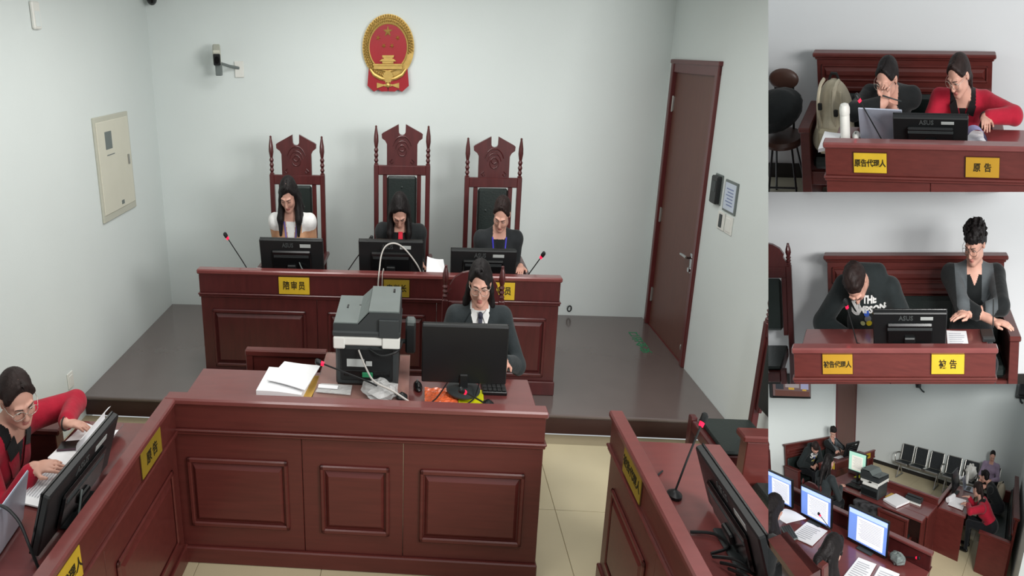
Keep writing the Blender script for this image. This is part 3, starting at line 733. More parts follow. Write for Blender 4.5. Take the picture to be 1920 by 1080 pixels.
# switches by the door
t = T('wall_terminal', 'black square access terminal on the wall beside the door', 'terminal')
t.add('case', box(XR-.05, XR, 5.09, 5.20, 1.42, 1.60, .008), M_BLACK); t.add('display', box(XR-.053, XR-.049, 5.11, 5.18, 1.50, 1.57, .001), M_DGREY); t.add('backplate', box(XR-.012, XR, 5.085, 5.21, 1.415, 1.61, .003), M_GREYP); t.end()
t = T('wall_notice', 'pale framed notice above the light switches beside the door', 'notice')
t.add('frame', box(XR-.014, XR, 4.83, 5.03, 1.40, 1.60, .003), M_GREYP); p = t.add('sheet', box(XR-.017, XR-.013, 4.845, 5.015, 1.415, 1.585, .001), mat('pale_blue_notice', (196, 206, 220), .5))
t.add('print', join(*[box(XR-.0185, XR-.0165, 4.875, 4.985-.02*(i % 2), 1.545-.02*i, 1.552-.02*i, 0) for i in range(6)]), mat('blue_print', (120, 132, 170), .6), sub=p); t.end()
for yy, dark in ((5.03, 1), (4.90, 0)):
    t = T('light_switch', 'white wall switch with dark rocker beside the door' if dark else 'plain white wall switch nearest the frame edge, below the notice', 'switch')
    t.add('plate', box(XR-.012, XR, yy-.055, yy+.055, 1.27, 1.385, .003), M_WHITEP); t.add('rocker', box(XR-.018, XR-.010, yy-.022 if dark else yy-.04, yy+.022 if dark else yy+.04, 1.285, 1.37, .002), M_DGREY if dark else M_WHITEP); t.end()
# left wall fittings
t = T('electrical_panel', 'cream metal electrical cabinet door on the left wall', 'cabinet')
t.add('frame', box(XL, XL+.02, 5.16, 5.80, 1.195, 1.935, .004), M_CREAM2); d = t.add('door', box(XL+.015, XL+.028, 5.185, 5.775, 1.245, 1.90, .004), M_CREAM)
t.add('window', box(XL+.027, XL+.031, 5.31, 5.43, 1.70, 1.825, .002), M_GREYP, sub=d); t.add('handle', box(XL+.027, XL+.04, 5.70, 5.725, 1.545, 1.62, .003), M_STEEL, sub=d)
t.add('maker_plate', box(XL+.027, XL+.030, 5.50, 5.55, 1.27, 1.30, .001), M_GREYP, sub=d); t.add('label_strip', box(XL+.027, XL+.0295, 5.32, 5.46, 1.655, 1.662, 0), M_GREYP, sub=d); t.end()
t = T('wall_socket', 'white socket plate low on the left wall', 'socket'); t.add('plate', box(XL, XL+.012, 4.345, 4.42, .28, .385, .003), M_WHITEP); t.add('insert', box(XL+.011, XL+.015, 4.36, 4.405, .30, .365, .002), M_WHITEP); t.end()
t = T('wall_speaker', 'small pale box high on the left wall', 'speaker'); t.add('case', box(XL, XL+.03, 4.49, 4.58, 2.50, 2.655, .008), M_WHITEP); t.add('grille', box(XL+.029, XL+.033, 4.505, 4.565, 2.515, 2.60, .002), M_WALL); t.end()
# back wall: dome and box cameras, emblem, coat hook
t = T('dome_camera', 'black dome camera at the ceiling corner', 'camera'); t.add('mount', lathe([(.075, .05), (.08, .0), (.06, -.02)][::-1], 20, (-2.90, 6.36, 2.79)), M_WHITEP, smooth=True)
t.add('dome', ell((-2.90, 6.36, 2.775), (.055, .055, .055), 18, 12), M_BLACK2, smooth=True); t.end()
t = T('security_camera', 'grey box camera on a bracket on the back wall', 'camera')
cb = tr(-2.20, 6.28, 2.33)@rotz(.32)@rotx(.30)@np.diag([.8, .8, .95, 1])
t.add('housing', box(-.05, .05, -.10, .12, -.045, .075, .012), M_CREAM2, M=cb); t.add('lens_front', box(-.046, .046, -.112, -.095, -.05, .05, .01), M_BLACK, M=cb); t.add('lens', cyl((0, -.105, 0), (0, -.12, 0), .03, n=18), M_BLACK2, M=cb, smooth=True)
t.add('bracket', join(tube([(-2.19, 6.30, 2.28), (-2.10, 6.40, 2.25), (-2.02, 6.46, 2.235)], .012, 8), box(-2.22, -2.16, 6.26, 6.32, 2.18, 2.28, .006)), M_GREYP); t.add('wall_plate', box(-2.07, -1.97, 6.455, 6.47, 2.16, 2.29, .003), M_WHITEP); t.end()
solo('cable_loop', 'small dark cable loop on the back wall near the platform', 'cable', tube([(1.755+.022*math.cos(a), 6.455-.012*math.sin(a), .215+.03*math.sin(a)) for a in np.linspace(0, 6.28, 14)], .006, 6), M_DGREY, smooth=True)
# national emblem
t = T('court_emblem', 'red and gold oval emblem with five stars high on the back wall', 'emblem')
EX = lambda zx: -.371+(zx-955)*.00161
EZ = lambda zy: 2.654-(zy-92)*.00117
cx, cz = EX(955), EZ(310); ye = YB-.03
def oval(rx, rz, n=40, c=(cx, cz)): return [(c[0]+rx*math.cos(a), c[1]+rz*math.sin(a)) for a in np.linspace(0, 2*math.pi, n, endpoint=False)]
t.add('backing', prism(oval(.279, .254), ye, YB), M_GOLD)
t.add('red_field', prism(oval(.205, .182, c=(cx, EZ(312))), ye-.012, ye), M_RED)
gr = []
for a in np.linspace(0, 2*math.pi, 64, endpoint=False):
    if -2.25 < (a if a < math.pi else a-2*math.pi) < -.9: continue
    for rr, s in ((.225, .010), (.245, .011), (.264, .010)):
        gr.append(ell((cx+rr*math.cos(a+rr*3), ye-.006, cz+(rr-.022)*math.sin(a+rr*3)), (s, .014, s), 6, 4))
t.add('wheat_ears', join(*gr), M_GOLD, smooth=True)
t.add('wheat_ring', tube([(cx+.207*math.cos(a), ye-.010, cz+.184*math.sin(a)) for a in np.linspace(0, 2*math.pi, 49)], .009, 8), M_GOLD, smooth=True)
def star(x, z, r, rot=0): 
    P = [(x+(r if i % 2 == 0 else r*.4)*math.sin(i*math.pi/5+rot)*1.2, z+(r if i % 2 == 0 else r*.4)*math.cos(i*math.pi/5+rot)) for i in range(10)]
    g = prism(P[::-1], ye-.020, ye-.012); g[0][:10, 1] = ye-.018
    V = np.concatenate([g[0], [(x, ye-.03, z)]]); return V, [(i, (i+1) % 10, 20) for i in range(10)]+g[1][2:]
for zx, zy, r, ro in ((953, 207, .044, 0), (888, 248, .023, .35), (1018, 248, .023, -.35), (926, 300, .022, .6), (980, 300, .022, -.6)): t.add('star', star(EX(zx), EZ(zy), r, ro), M_GOLD)
def eb(x0, x1, y0, y1, d): return box(EX(x0), EX(x1), ye-d, ye-.008, EZ(y1), EZ(y0), .003)
def ep(x0, x1, x2, x3, y0, y1, d): return prism([(EX(x2), EZ(y1)), (EX(x3), EZ(y1)), (EX(x1), EZ(y0)), (EX(x0), EZ(y0))], ye-d, ye-.008)
t.add('gate_tower', join(ep(915, 995, 918, 992, 362, 378, .03), eb(925, 985, 376, 390, .026), ep(915, 993, 897, 1010, 386, 402, .034), eb(915, 992, 400, 418, .026), eb(852, 1055, 418, 432, .034), eb(858, 1050, 430, 456, .03)), M_GOLD)
gp = [(EX(955)+(.062 if i % 2 else .050)*math.cos(a), EZ(505)+(.052 if i % 2 else .042)*math.sin(a)) for i, a in enumerate(np.linspace(0, 2*math.pi, 28, endpoint=False))]
t.add('gear', prism(gp, ye-.030, ye-.010), M_GOLD)
for q in (-1, 1):
    X = lambda zx: EX(955+q*(zx-955))
    P = [(X(960), EZ(520)), (X(1030), EZ(500)), (X(1085), EZ(452)), (X(1095), EZ(565)), (X(1050), EZ(606)), (X(1022), EZ(590)), (X(1000), EZ(605)), (X(957), EZ(602))]
    t.add('red_drape', prism(P if q < 0 else P[::-1], ye-.022, YB-.004), M_RED)
    P = [(X(955), EZ(548)), (X(985), EZ(556)), (X(1030), EZ(545)), (X(1030), EZ(582)), (X(985), EZ(566)), (X(955), EZ(574))]
    t.add('gold_ribbon', prism(P if q < 0 else P[::-1], ye-.032, ye-.02), M_GOLD)
    t.add('grain_sheaf', tube([(X(1075), ye-.02, EZ(455)), (X(1050), ye-.024, EZ(490)), (X(1005), ye-.026, EZ(515)), (X(975), ye-.026, EZ(522))], [.012, .018, .018, .01], 8), M_GOLD, smooth=True)
t.add('ribbon_knot', ell((EX(955), ye-.03, EZ(560)), (.028, .012, .02), 12, 8), M_GOLD, smooth=True); t.end()

# judges' chairs, desk and what stands on it
JZ = ZD
def judge_chairs(lbl, grp, only=(0, 1, 2)):
    for i, (x, up) in enumerate(((-1.285, 0), (-.195, .085), (.735, 0))):
        if i in only: chair('judge_chair', lbl[i], at(x, 5.60, JZ), w=.53, zr=1.30+up-.0, ztop=1.60+up, seat=.46, dep=.56, group=grp)
judge_chairs(['carved high-back wooden chair behind the woman in the tan sweater', 'tallest carved high-back chair, behind the presiding judge with the red tie', 'carved high-back wooden chair behind the woman with blue lanyard and dark jacket'], 'carved judge chairs on the platform')
def judge_desk(label, nm='judges_desk'):
    secs = [(0, 1.06, (.10, .96, .13+ZD, .55+ZD)), (1.06, 2.13, (1.16, 2.03, .13+ZD, .55+ZD)), (2.13, 3.19, (2.23, 3.09, .13+ZD, .55+ZD))]
    t = desk(nm, label, at(-1.975, 4.80, 0), 3.19, .46, .86, .985, secs, z0=ZD, m=M_WOODD, fr=.165, plinth=.10)  # darker wood puts the weaker light on this desk into its colour
    t.end()
judge_desk('long dark wooden judges desk with raised panels on the platform')
M_PLD = mat('dull_nameplate', (150, 126, 40), .45, .4, metal=.2, var=.1)  # darker gold than the brass plates
plate('nameplate', 'gold nameplate before the tan-sweater judge, leftmost on the long desk', at(-1.11, 4.80, .885), '陪审员', .275, .118, size=.062, sp=1.25)
plate('nameplate', 'dull gold nameplate in the middle of the long judges desk', at(-.20, 4.80, .885), '审判长', .225, .118, mplate=M_PLD, size=.055, sp=1.2)
plate('nameplate', 'gold nameplate half hidden by the seated clerk', at(.70, 4.80, .885), '陪审员', .25, .118, size=.06, sp=1.2)
JT = .86
monitor('monitor', 'black monitor back in front of the tan-sweater judge', at(-1.165, 5.03, JT), w=.58, h=.275, lean=.20, cable=True, neck=.03)
monitor('monitor', 'black monitor back in front of the presiding judge, with looping grey cable', at(-.26, 5.03, JT), w=.58, h=.275, lean=.20, neck=.035)
monitor('monitor', 'black monitor back partly behind the clerk head', at(.565, 5.03, JT), w=.58, h=.24, lean=.26, neck=.0)
t = T('monitor_cable', 'pale grey cable arching over the middle monitor and down the desk', 'cable')
t.add(None, tube(curve([(-.36, 4.768, .70), (-.36, 4.766, .90), (-.354, 4.768, .975), (-.350, 4.80, 1.01), (-.34, 4.90, 1.08), (-.30, 4.94, 1.135), (-.22, 4.95, 1.15), (-.13, 4.95, 1.11), (-.02, 4.96, 1.0), (.03, 5.0, .90)], 6), .006, 7), M_CABLEW, smooth=True); t.end()
solo('thin_cable', 'second thin grey cable hanging down the judges desk front', 'cable', tube(curve([(-.325, 4.772, .72), (-.325, 4.770, .9), (-.323, 4.772, .98), (-.32, 4.80, 1.0), (-.318, 4.88, .99), (-.315, 4.93, .90)], 5), .0035, 6), M_CABLEW, smooth=True)
mic('gooseneck_microphone', 'gooseneck microphone leaning left at the far left of the long desk', (-1.54, 5.0, JT), (-1.735, 4.95, 1.155), bend=.15)
mic('gooseneck_microphone', 'gooseneck microphone between the two left monitors of the long desk', (-.70, 5.14, JT), (-.475, 5.12, 1.115), lit=False, bend=.15)
mic('gooseneck_microphone', 'gooseneck microphone leaning right at the right end of the long desk', (.915, 5.0, JT), (1.06, 4.95, 1.07), bend=.15)
solo('notebook', 'black notebook lying at the left end of the long judges desk', 'notebook', xf(box(-.09, .09, -.06, .06, 0, .02, .004), at(-1.70, 5.12, JT, 8)), M_BLACK)
paper('paper_sheet', 'white sheet beside the left monitor on the long desk', [(-1.60, 5.02, JT+.003), (-1.36, 5.02, JT+.003), (-1.36, 5.26, JT+.003), (-1.58, 5.26, JT+.003)], .004)
paper('document_pile', 'white document curled over beside the presiding judge monitor', [(.06, 5.05, JT+.012), (.25, 5.02, JT+.012), (.22, 5.20, JT+.10), (.07, 5.20, JT+.12)], .008, wave=.03, cat='document')
paper('folder', 'tan folder under the white document on the long desk', [(.045, 5.0, JT+.002), (.258, 4.99, JT+.002), (.255, 5.2, JT+.002), (.045, 5.21, JT+.002)], .006, M_CREAM, cat='folder')
paper('paper_slip', 'white folded slip between two monitors on the long desk', [(-.80, 4.87, JT+.075), (-.63, 4.87, JT+.08), (-.63, 4.92, JT+.085), (-.80, 4.92, JT+.08)], .006)

# clerk desk
CT = .775
def clerk_desk(label, dep=.58):
    secs = [(0, .815, (.09, .725, .205, .575)), (.815, 1.438, (.925, 1.355, .20, .565)), (1.438, 2.27, (1.54, 2.17, .18, .565))]
    t = desk('clerk_desk', label, at(-1.52, 3.07, 0), 2.27, dep, CT, .885, secs, fr=.155, plinth=.09)
    t.end()
clerk_desk('wooden clerk desk with three raised front panels in the foreground')
def tucked_chair(label, y=3.92):
    t = T('side_chair', label, 'chair', at(-.985, y, 0))
    for q in (-1, 1):
        t.add('back_post', box(q*.28-.025, q*.28+.025, -.02, .03, 0, .765, .005), M_WOOD); t.add('front_leg', box(q*.28-.022, q*.28+.022, -.24, -.19, 0, .43, .004), M_WOOD)
    t.add('top_rail', box(-.31, .31, -.025, .035, .745, .785, .008), M_WOOD); t.add('back_panel', box(-.255, .255, -.005, .015, .48, .745, .004), M_WOOD); t.add('seat', box(-.27, .27, -.24, 0, .42, .465, .015), M_LEATHER); t.end()
tucked_chair('plain wooden chair tucked behind the clerk desk, only its top rail showing')
t = T('printer_board', 'glass-covered red board under the printer on the clerk desk', 'board')
t.add('board', box(-.67, -.06, 3.24, 3.86, CT+.001, CT+.022, .003), mat('red_board', (140, 66, 60), .3, .4, var=.06, coat=.2)); t.add('glass_sheet', box(-.672, -.058, 3.238, 3.862, CT+.023, CT+.028, .001), mat('desk_glass', (190, 160, 150), .08, .5, alpha=.25)); t.end()
def printer(label, z=CT+.029):
    t = T('printer', label, 'printer', at(-.335, 3.60, z))
    t.add('body', box(-.205, .205, -.16, .19, 0, .215, .012), M_DGREY)
    t.add('rear_cover', box(-.17, .17, -.168, -.158, .03, .20, .004), M_BLACK)
    t.add('tray_slot', box(-.15, .15, -.172, -.165, .055, .085, .002), M_BLACK2)
    t.add('white_band', join(box(-.215, .215, -.175, .2, .215, .262, .008), box(-.215, -.14, -.182, -.165, .20, .262, .006), box(.10, .215, -.182, -.165, .205, .262, .006)), M_WHITEP, label='white plastic band around the top')
    t.add('scanner_bed', box(-.22, .22, -.18, .21, .262, .292, .008), M_DGREY)
    V = prism([(-.215, .292), (.215, .292), (.215, .385), (.02, .385), (-.05, .325), (-.215, .325)], -.17, .2)
    t.add('document_feeder', V, M_DGREY)
    a = np.array
    t.add('feeder_tray', join(slab([(-.21, -.165, .326), (-.055, -.165, .326), (-.055, .195, .345), (-.21, .195, .345)], .006), slab([(-.055, -.165, .327), (.015, -.165, .387), (.015, .195, .395), (-.055, .195, .345)], .005)), M_GREYP)
    t.add('feeder_lid', slab([(.015, -.165, .386), (.21, -.165, .386), (.21, .195, .40), (.015, .195, .40)], .007), M_GREYP)
    t.add('hinge_block', box(.08, .21, -.185, -.165, .262, .355, .004), M_DGREY)
    for x, y, w in ((-.15, .02, .012), (-.07, .06, .03), (.16, .1, .012)): t.add('feeder_mark', box(x, x+w, y, y+.05 if w < .02 else y+.012, .335 if x < 0 else .40, .345 if x < 0 else .409, .001), M_BLACK)
    t.add('label', join(box(-.13, -.015, -.1705, -.167, .105, .145, 0), box(-.005, .035, -.1705, -.167, .11, .135, 0)), M_LABEL, label='white paper labels on the rear')
    t.add('green_latch', box(-.03, .04, -.180, -.168, .052, .078, .003), M_GREEN, label='green plastic latch')
    t.add('control_panel', slab([(-.20, .19, .235), (.14, .19, .235), (.14, .235, .195), (-.20, .235, .195)][::-1], .02), M_WHITEP); t.add('panel_display', slab([(-.06, .208, .258), (.0, .208, .258), (.0, .225, .242), (-.06, .225, .242)][::-1], .002), M_BLACK)
    t.add('paper_tray', box(-.18, .18, .185, .2, .03, .12, .004), M_BLACK)
    t.add('side_scanner', join(box(.245, .315, .02, .09, .10, .28, .012), cyl((.2, .05, .16), (.25, .05, .16), .012)), M_DGREY)
    t.add('side_scanner_cap', box(.247, .313, .018, .092, .245, .285, .012), M_GREYP)
    t.add('power_cable', tube(curve([(.02, -.17, .20), (.10, -.2, .18), (.20, -.19, .20), (.23, -.1, .215)], 5), .006, 6), M_BLACK, smooth=True)
    t.end()
printer('large black and grey laser printer seen from behind on the clerk desk')
mic('gooseneck_microphone', 'gooseneck microphone reaching left across the printer rear', (-.10, 3.31, CT+.03), (-.600, 3.34, .955), bend=.15)
solo('usb_cable', 'whitish cable running down from the printer to the desk edge', 'cable', tube(curve([(-.385, 3.42, 1.0), (-.33, 3.36, .93), (-.27, 3.29, .895), (-.15, 3.255, .865), (.0, 3.20, CT+.04)], 6), .0055, 7), M_CABLEW, smooth=True)
t = T('plastic_bag', 'crumpled clear plastic bag on the clerk desk before the printer', 'bag')
rs = np.random.RandomState(4); V, F = ell((0, 0, 0), (1, 1, 1), 18, 10); V = V*(1+.22*rs.randn(len(V), 1)*.6)*np.array([.115, .085, .04]); V[:, 2] = np.maximum(V[:, 2], -.02)
t.add(None, xf((V, F), at(-.245, 3.355, CT+.05, -12)), M_PLASTIC); t.end()
t = T('plastic_sleeve', 'flat clear plastic sleeve with a white card on the clerk desk', 'sleeve')
t.add('sleeve', slab([(-.66, 3.34, CT+.032), (-.43, 3.32, CT+.032), (-.43, 3.42, CT+.036), (-.64, 3.43, CT+.036)], .003, 4), M_PLASTIC); t.add('card', slab([(-.65, 3.375, CT+.0395), (-.52, 3.365, CT+.0395), (-.52, 3.40, CT+.041), (-.65, 3.41, CT+.041)], .002), M_PAPER); t.end()
t = T('spiral_cable', 'thin black coiled cord lying along the clerk desk ledge', 'cord')
t.add(None, tube([(-.62+.43*s, 3.252+.006*math.cos(s*220), CT+.040+.006*math.sin(s*220)-.00*s) for s in np.linspace(0, 1, 260)], .0022, 4), M_BLACK, smooth=True); t.end()
solo('white_stick', 'short white stick at the right end of the coiled cord', 'stick', cyl((-.185, 3.25, CT+.040), (-.165, 3.25, CT+.040), .006), M_WHITEP)
paper('document_stack', 'thick stack of white documents on the left of the clerk desk', [(-1.04, 3.31, CT+.002), (-.74, 3.28, CT+.002), (-.71, 3.60, CT+.002), (-1.03, 3.60, CT+.002)], .035, wave=.012, cat='document')
paper('document', 'loose white sheet lying turned on the document stack', [(-.99, 3.40, CT+.05), (-.72, 3.30, CT+.05), (-.67, 3.60, CT+.05), (-.93, 3.64, CT+.05)], .004, wave=.012, cat='document', seed=3)
paper('envelope', 'yellowish envelope edge under the document stack', [(-.80, 3.27, CT+.002), (-.69, 3.27, CT+.002), (-.66, 3.58, CT+.002), (-.78, 3.58, CT+.002)], .008, mat('manila', (204, 164, 74), .6), cat='envelope')
monitor('monitor', 'big black monitor back in front of the clerk on the clerk desk', at(.295, 3.46, CT+.021), w=.545, h=.310, lean=.10, logo=False, base='round', neck=.040, stick=False, hump=False)
paper('yellow_sheet', 'bright yellow sheet under the clerk monitor stand', [(.26, 3.27, CT+.001), (.415, 3.27, CT+.001), (.43, 3.49, CT+.001), (.26, 3.49, CT+.001)], .003, M_YEL)
t = T('foil_bag', 'crinkled orange foil bag lying under the clerk monitor', 'bag')
t.add(None, slab([(.045, 3.285, CT+.002), (.255, 3.285, CT+.002), (.255, 3.49, CT+.002), (.045, 3.49, CT+.002)], .004, 14, lambda s, u: (0, 0, .008*abs(math.sin(13*s+5*u))*math.sin(math.pi*s)*math.sin(math.pi*u)+.006*math.sin(17*u+9*s)**2)), M_ORA); t.end()
t = T('computer_mouse', 'black computer mouse beside the clerk monitor', 'mouse', at(.0, 3.49, CT, 10)); t.add('shell', ell((0, 0, .012), (.03, .055, .022), 14, 8), M_BLACK2, smooth=True); t.add('wheel', cyl((-.004, .02, .034), (.004, .02, .034), .008), M_GREYP); t.end()
t = T('keyboard', 'black keyboard standing behind the clerk monitor', 'keyboard', at(.42, 3.44, CT)); t.add('case', box(.0, .16, .0, .14, 0, .02, .004), M_BLACK2)
for i in range(4):
    for j in range(5): t.add('key', box(.008+.03*j, .033+.03*j, .01+.032*i, .036+.032*i, .02, .027, .002), M_BLACK)
t.end()
t = T('power_lead', 'black lead curling out from under the clerk monitor', 'cable'); t.add(None, join(tube(curve([(.06, 3.27, CT+.02), (.12, 3.33, CT+.03), (.19, 3.44, CT+.06)], 5), .004, 6), tube(curve([(.30, 3.27, CT+.03), (.36, 3.33, CT+.04), (.40, 3.45, CT+.07)], 5), .004, 6)), M_BLACK, smooth=True); t.end()
mic('gooseneck_microphone', 'gooseneck microphone lying in front of the clerk monitor stand', (.445, 3.33, CT+.0), (.29, 3.21, CT+.12), bend=.05)
chair('clerk_chair', 'carved wooden chair behind the clerk in the white shirt', at(.425, 4.10, 0), w=.44, zr=.97, ztop=1.185, cap=1.15, seat=.455, dep=.46, crest='arch', arms=False)

# plaintiff side (left)
DT = .745
def side_desk_left(label):
    secs = [(0, .62, (.08, .54, .16, .56)), (.62, 1.45, (.70, 1.37, .16, .56))]
    t = desk('plaintiff_desk', label, at(-1.478, 1.62, 0)@rotz(math.pi/2), 1.455, .60, DT, .8825, secs, fr=.16, plinth=.1); t.end()
side_desk_left('wooden desk with raised ledge at the left, woman in red sitting behind')
plate('nameplate', 'dull gold nameplate further back on the left desk front', at(-1.478, 2.74, .79, 90), '原告', .235, .115, mplate=M_PLD, size=.06, sp=1.4)
plate('nameplate', 'bright yellow nameplate nearest the camera on the left desk front', at(-1.478, 1.93, .785, 90), '原告代理人', .235, .115, size=.048)
monitor('monitor', 'black monitor seen edge-on before the woman in red at left', at(-1.71, 2.37, DT, 90), w=.60, h=.255, lean=.40, neck=.0)
SIL = mat('silver_laptop', (178, 186, 202), .3, .5, metal=.5, var=.03)
def laptop(label, M):
    t = T('laptop', label, 'laptop', M@tr(0, 0, .0015)); t.add('base', box(-.16, .16, -.01, .21, 0, .016, .004), SIL); t.add('lid', box(-.16, .16, -.006, .004, 0, .21, .004), SIL, M=tr(0, -.012, .014)@rotx(.30))
    t.add('keyboard', box(-.13, .13, .03, .13, .0155, .018, .001), M_BLACK); t.end()
laptop('open silver laptop at the left frame edge before the woman in red', at(-1.90, 2.125, DT, 98))
paper('document', 'white document pages under the red-jacket woman hands on the left desk', [(-1.86, 2.36, DT+.003), (-1.86, 2.70, DT+.003), (-2.05, 2.80, DT+.003), (-2.06, 2.40, DT+.003)], .006, wave=.01, cat='document', lines=9)
paper('document', 'second white page spread beyond the first on the left desk', [(-1.84, 2.62, DT+.012), (-1.78, 2.93, DT+.012), (-2.02, 3.02, DT+.012), (-2.05, 2.70, DT+.012)], .004, wave=.01, cat='document', seed=2)
t = T('curled_page', 'curled white page rolled over by the left hand of the woman in red', 'paper')
t.add(None, (np.array([(-1.80+.0*i-.06*math.sin(a), 2.62+.30*i+.05, DT+.075-.06*math.cos(a)) for i in (0, 1) for a in np.linspace(-1.2, 2.9, 14)]), [(k, k+1, k+15, k+14) for k in range(13)]), M_PAPER, smooth=True); t.end()
t = T('phone', 'dark purple smartphone lying on the documents of the left desk', 'phone', at(-1.965, 2.80, DT+.022, 12)); t.add('case', box(-.075, .075, -.038, .038, 0, .009, .004), mat('plum_case', (70, 40, 56), .4)); t.add('display', box(-.07, .07, -.034, .034, .009, .010, .0), M_BLACK2); t.end()
solo('cable', 'black cable across the silver laptop at the left edge', 'cable', tube(curve([(-1.96, 1.93, .985), (-1.82, 2.03, .99), (-1.74, 2.05, .93), (-1.69, 2.04, .82), (-1.66, 2.03, DT+.01)], 6), .006, 7), M_BLACK, smooth=True)
solo('desk_cable', 'thin grey cables under the left monitor', 'cable', tube(curve([(-1.62, 2.33, DT+.12), (-1.60, 2.22, DT+.02), (-1.58, 2.10, DT+.01)], 6), .005, 7), M_GREYP, smooth=True)
paper('document', 'white papers at the bottom left corner of the left desk', [(-1.60, 1.68, DT+.004), (-1.60, 1.93, DT+.004), (-1.95, 1.98, DT+.004), (-1.95, 1.68, DT+.004)], .01, wave=.004, cat='document')
bench('bench', 'wooden bench with black cushions under the woman in red', at(-2.36, 1.5, 0, 90), 1.7, .985)

# defendant side (right)
def side_desk_right(label):
    secs = [(0, .70, (.09, .61, .16, .56)), (.70, 1.45, (.79, 1.36, .16, .56))]
    t = desk('defendant_desk', label, at(1.135, 3.10, 0)@rotz(-math.pi/2), 1.45, .63, DT, .885, secs, fr=.16, plinth=.1); t.end()
side_desk_right('wooden desk with raised ledge at the right, microphone and monitor on it')
plate('nameplate', 'dull gold nameplate on the right desk front', at(1.135, 2.725, .80, -90), '被告代理人', .25, .12, mplate=M_PLD, size=.048)
monitor('monitor', 'black monitor seen edge-on on the right desk', at(1.49, 2.33, DT, -90), w=.56, h=.255, lean=.42, neck=.0)
mic('gooseneck_microphone', 'gooseneck microphone with glowing red ring on the right desk', (1.325, 2.66, DT), (1.455, 2.75, 1.005), bend=.5, r=.005)
solo('pen', 'thin black pen lying near the right desk microphone', 'pen', cyl((1.27, 2.78, DT+.006), (1.335, 2.84, DT+.006), .004), M_BLACK)
t = T('cable_tangle', 'tangle of black cables below the right monitor', 'cable')
t.add(None, join(tube(curve([(1.30, 2.42, DT+.01), (1.40, 2.40, DT+.02), (1.43, 2.33, DT+.02), (1.34, 2.30, DT+.01)], 6), .006, 6), *[tube(curve([(1.33+.02*i, 2.27-.03*i, DT+.02), (1.40, 2.22-.04*i, DT+.05), (1.46, 2.2-.03*i, DT+.03)], 5), .006, 6) for i in range(5)]), M_BLACK, smooth=True); t.end()
paper('document', 'white page at the right frame edge on the right desk', [(1.59, 2.32, DT+.003), (1.76, 2.32, DT+.003), (1.76, 2.06, DT+.003), (1.59, 2.06, DT+.003)][::-1], .005, cat='document')
chair('witness_chair', 'dark wooden chair with black seat beside the right wall', at(2.285, 3.83, 0, -90), w=.44, zr=.98, ztop=1.16, seat=.45, dep=.46, crest='arch', arms=False)
bench('bench', 'end of a wooden bench at the right frame edge', at(2.12, 3.42, 0, -90), 1.9, .985)
# ================================================================== the people of the court (built once, seated in every view they appear in)
def cloth(name, rgb, **k): return mat(name, rgb, .85, .2, var=.10, scale=22, bump=.25, bscale=45, sheen=.1, **k)
C_TAN = cloth('tan_knit', (196, 150, 116)); C_WHITE = cloth('white_cotton', (222, 222, 220)); C_BLACK = cloth('black_cloth', (27, 30, 31)); C_ROBE = cloth('black_robe', (30, 33, 34))
C_SUIT = cloth('charcoal_suit', (42, 48, 50)); C_JACK = cloth('dark_jacket', (38, 41, 43)); C_RED = cloth('red_wool', (166, 28, 50)); C_FUR = cloth('black_velvet', (22, 21, 22)); C_HOOD = cloth('black_hoodie', (32, 38, 39))
C_SWEAT = cloth('black_sweatshirt', (24, 27, 28)); C_GREY = cloth('grey_panel_cloth', (82, 87, 90)); C_LAV = cloth('lavender_knit', (150, 134, 158)); C_PANTS = cloth('dark_trousers', (24, 26, 30)); M_SHOE = mat('black_shoe', (20, 20, 20), .4)
M_TIE = mat('dark_tie', (48, 50, 66), .6); M_REDTIE = mat('red_tie', (206, 22, 52), .5)
def mats(top, shirt=C_WHITE, trim=C_WHITE, skin=M_SKIN): return [skin, top, C_PANTS, shirt, M_LIP, trim, M_SHOE]
FIG = {}
# presiding row, tan sweater
p = Person(pelvis=(0, .22, .56), neck=(0, .04, 1.03), head=(-.01, -.045, 1.205), hpitch=34, hyaw=-4, hands=((-.19, -.075, .765), (.19, -.075, .765)), curl=(.2, .2), fdir=((.2, -.95, 0), (-.2, -.95, 0)), poles=((.02, .6, -.8), (-.02, .6, -.8)), bulk=.004, sw=.172)
def pt(s, C, tg):
    u, v, w = s.paintc(C); q = (tg == 1) & (v > -.095) & (np.abs(u) > .105); tg[q] = TRIM
    q = (tg == 1) & (w > 0) & (np.abs(u) < .05*(1+v/.30)) & (v > -.3); tg[q] = SHIRT; return tg
p.finish(.0065, pt); p.face_bits(); p.hair('long', M_HAIR, thick=1.7, sweep=1.)
for q in (-1, 1): p.extra.append(('lanyard', p.strip([(q*.062, -.01), (q*.045, -.12), (q*.012, -.27)], .016), mat('purple_lanyard', (112, 100, 168), .6), None))
p.extra.append(('pendant', tube([p.surf(0, -.13)[0], p.surf(0, -.15)[0]], .006, 6), M_IRIS, None))
FIG['tan'] = (p, (-1.245, 5.35, ZD+.055, 0), mats(C_TAN))
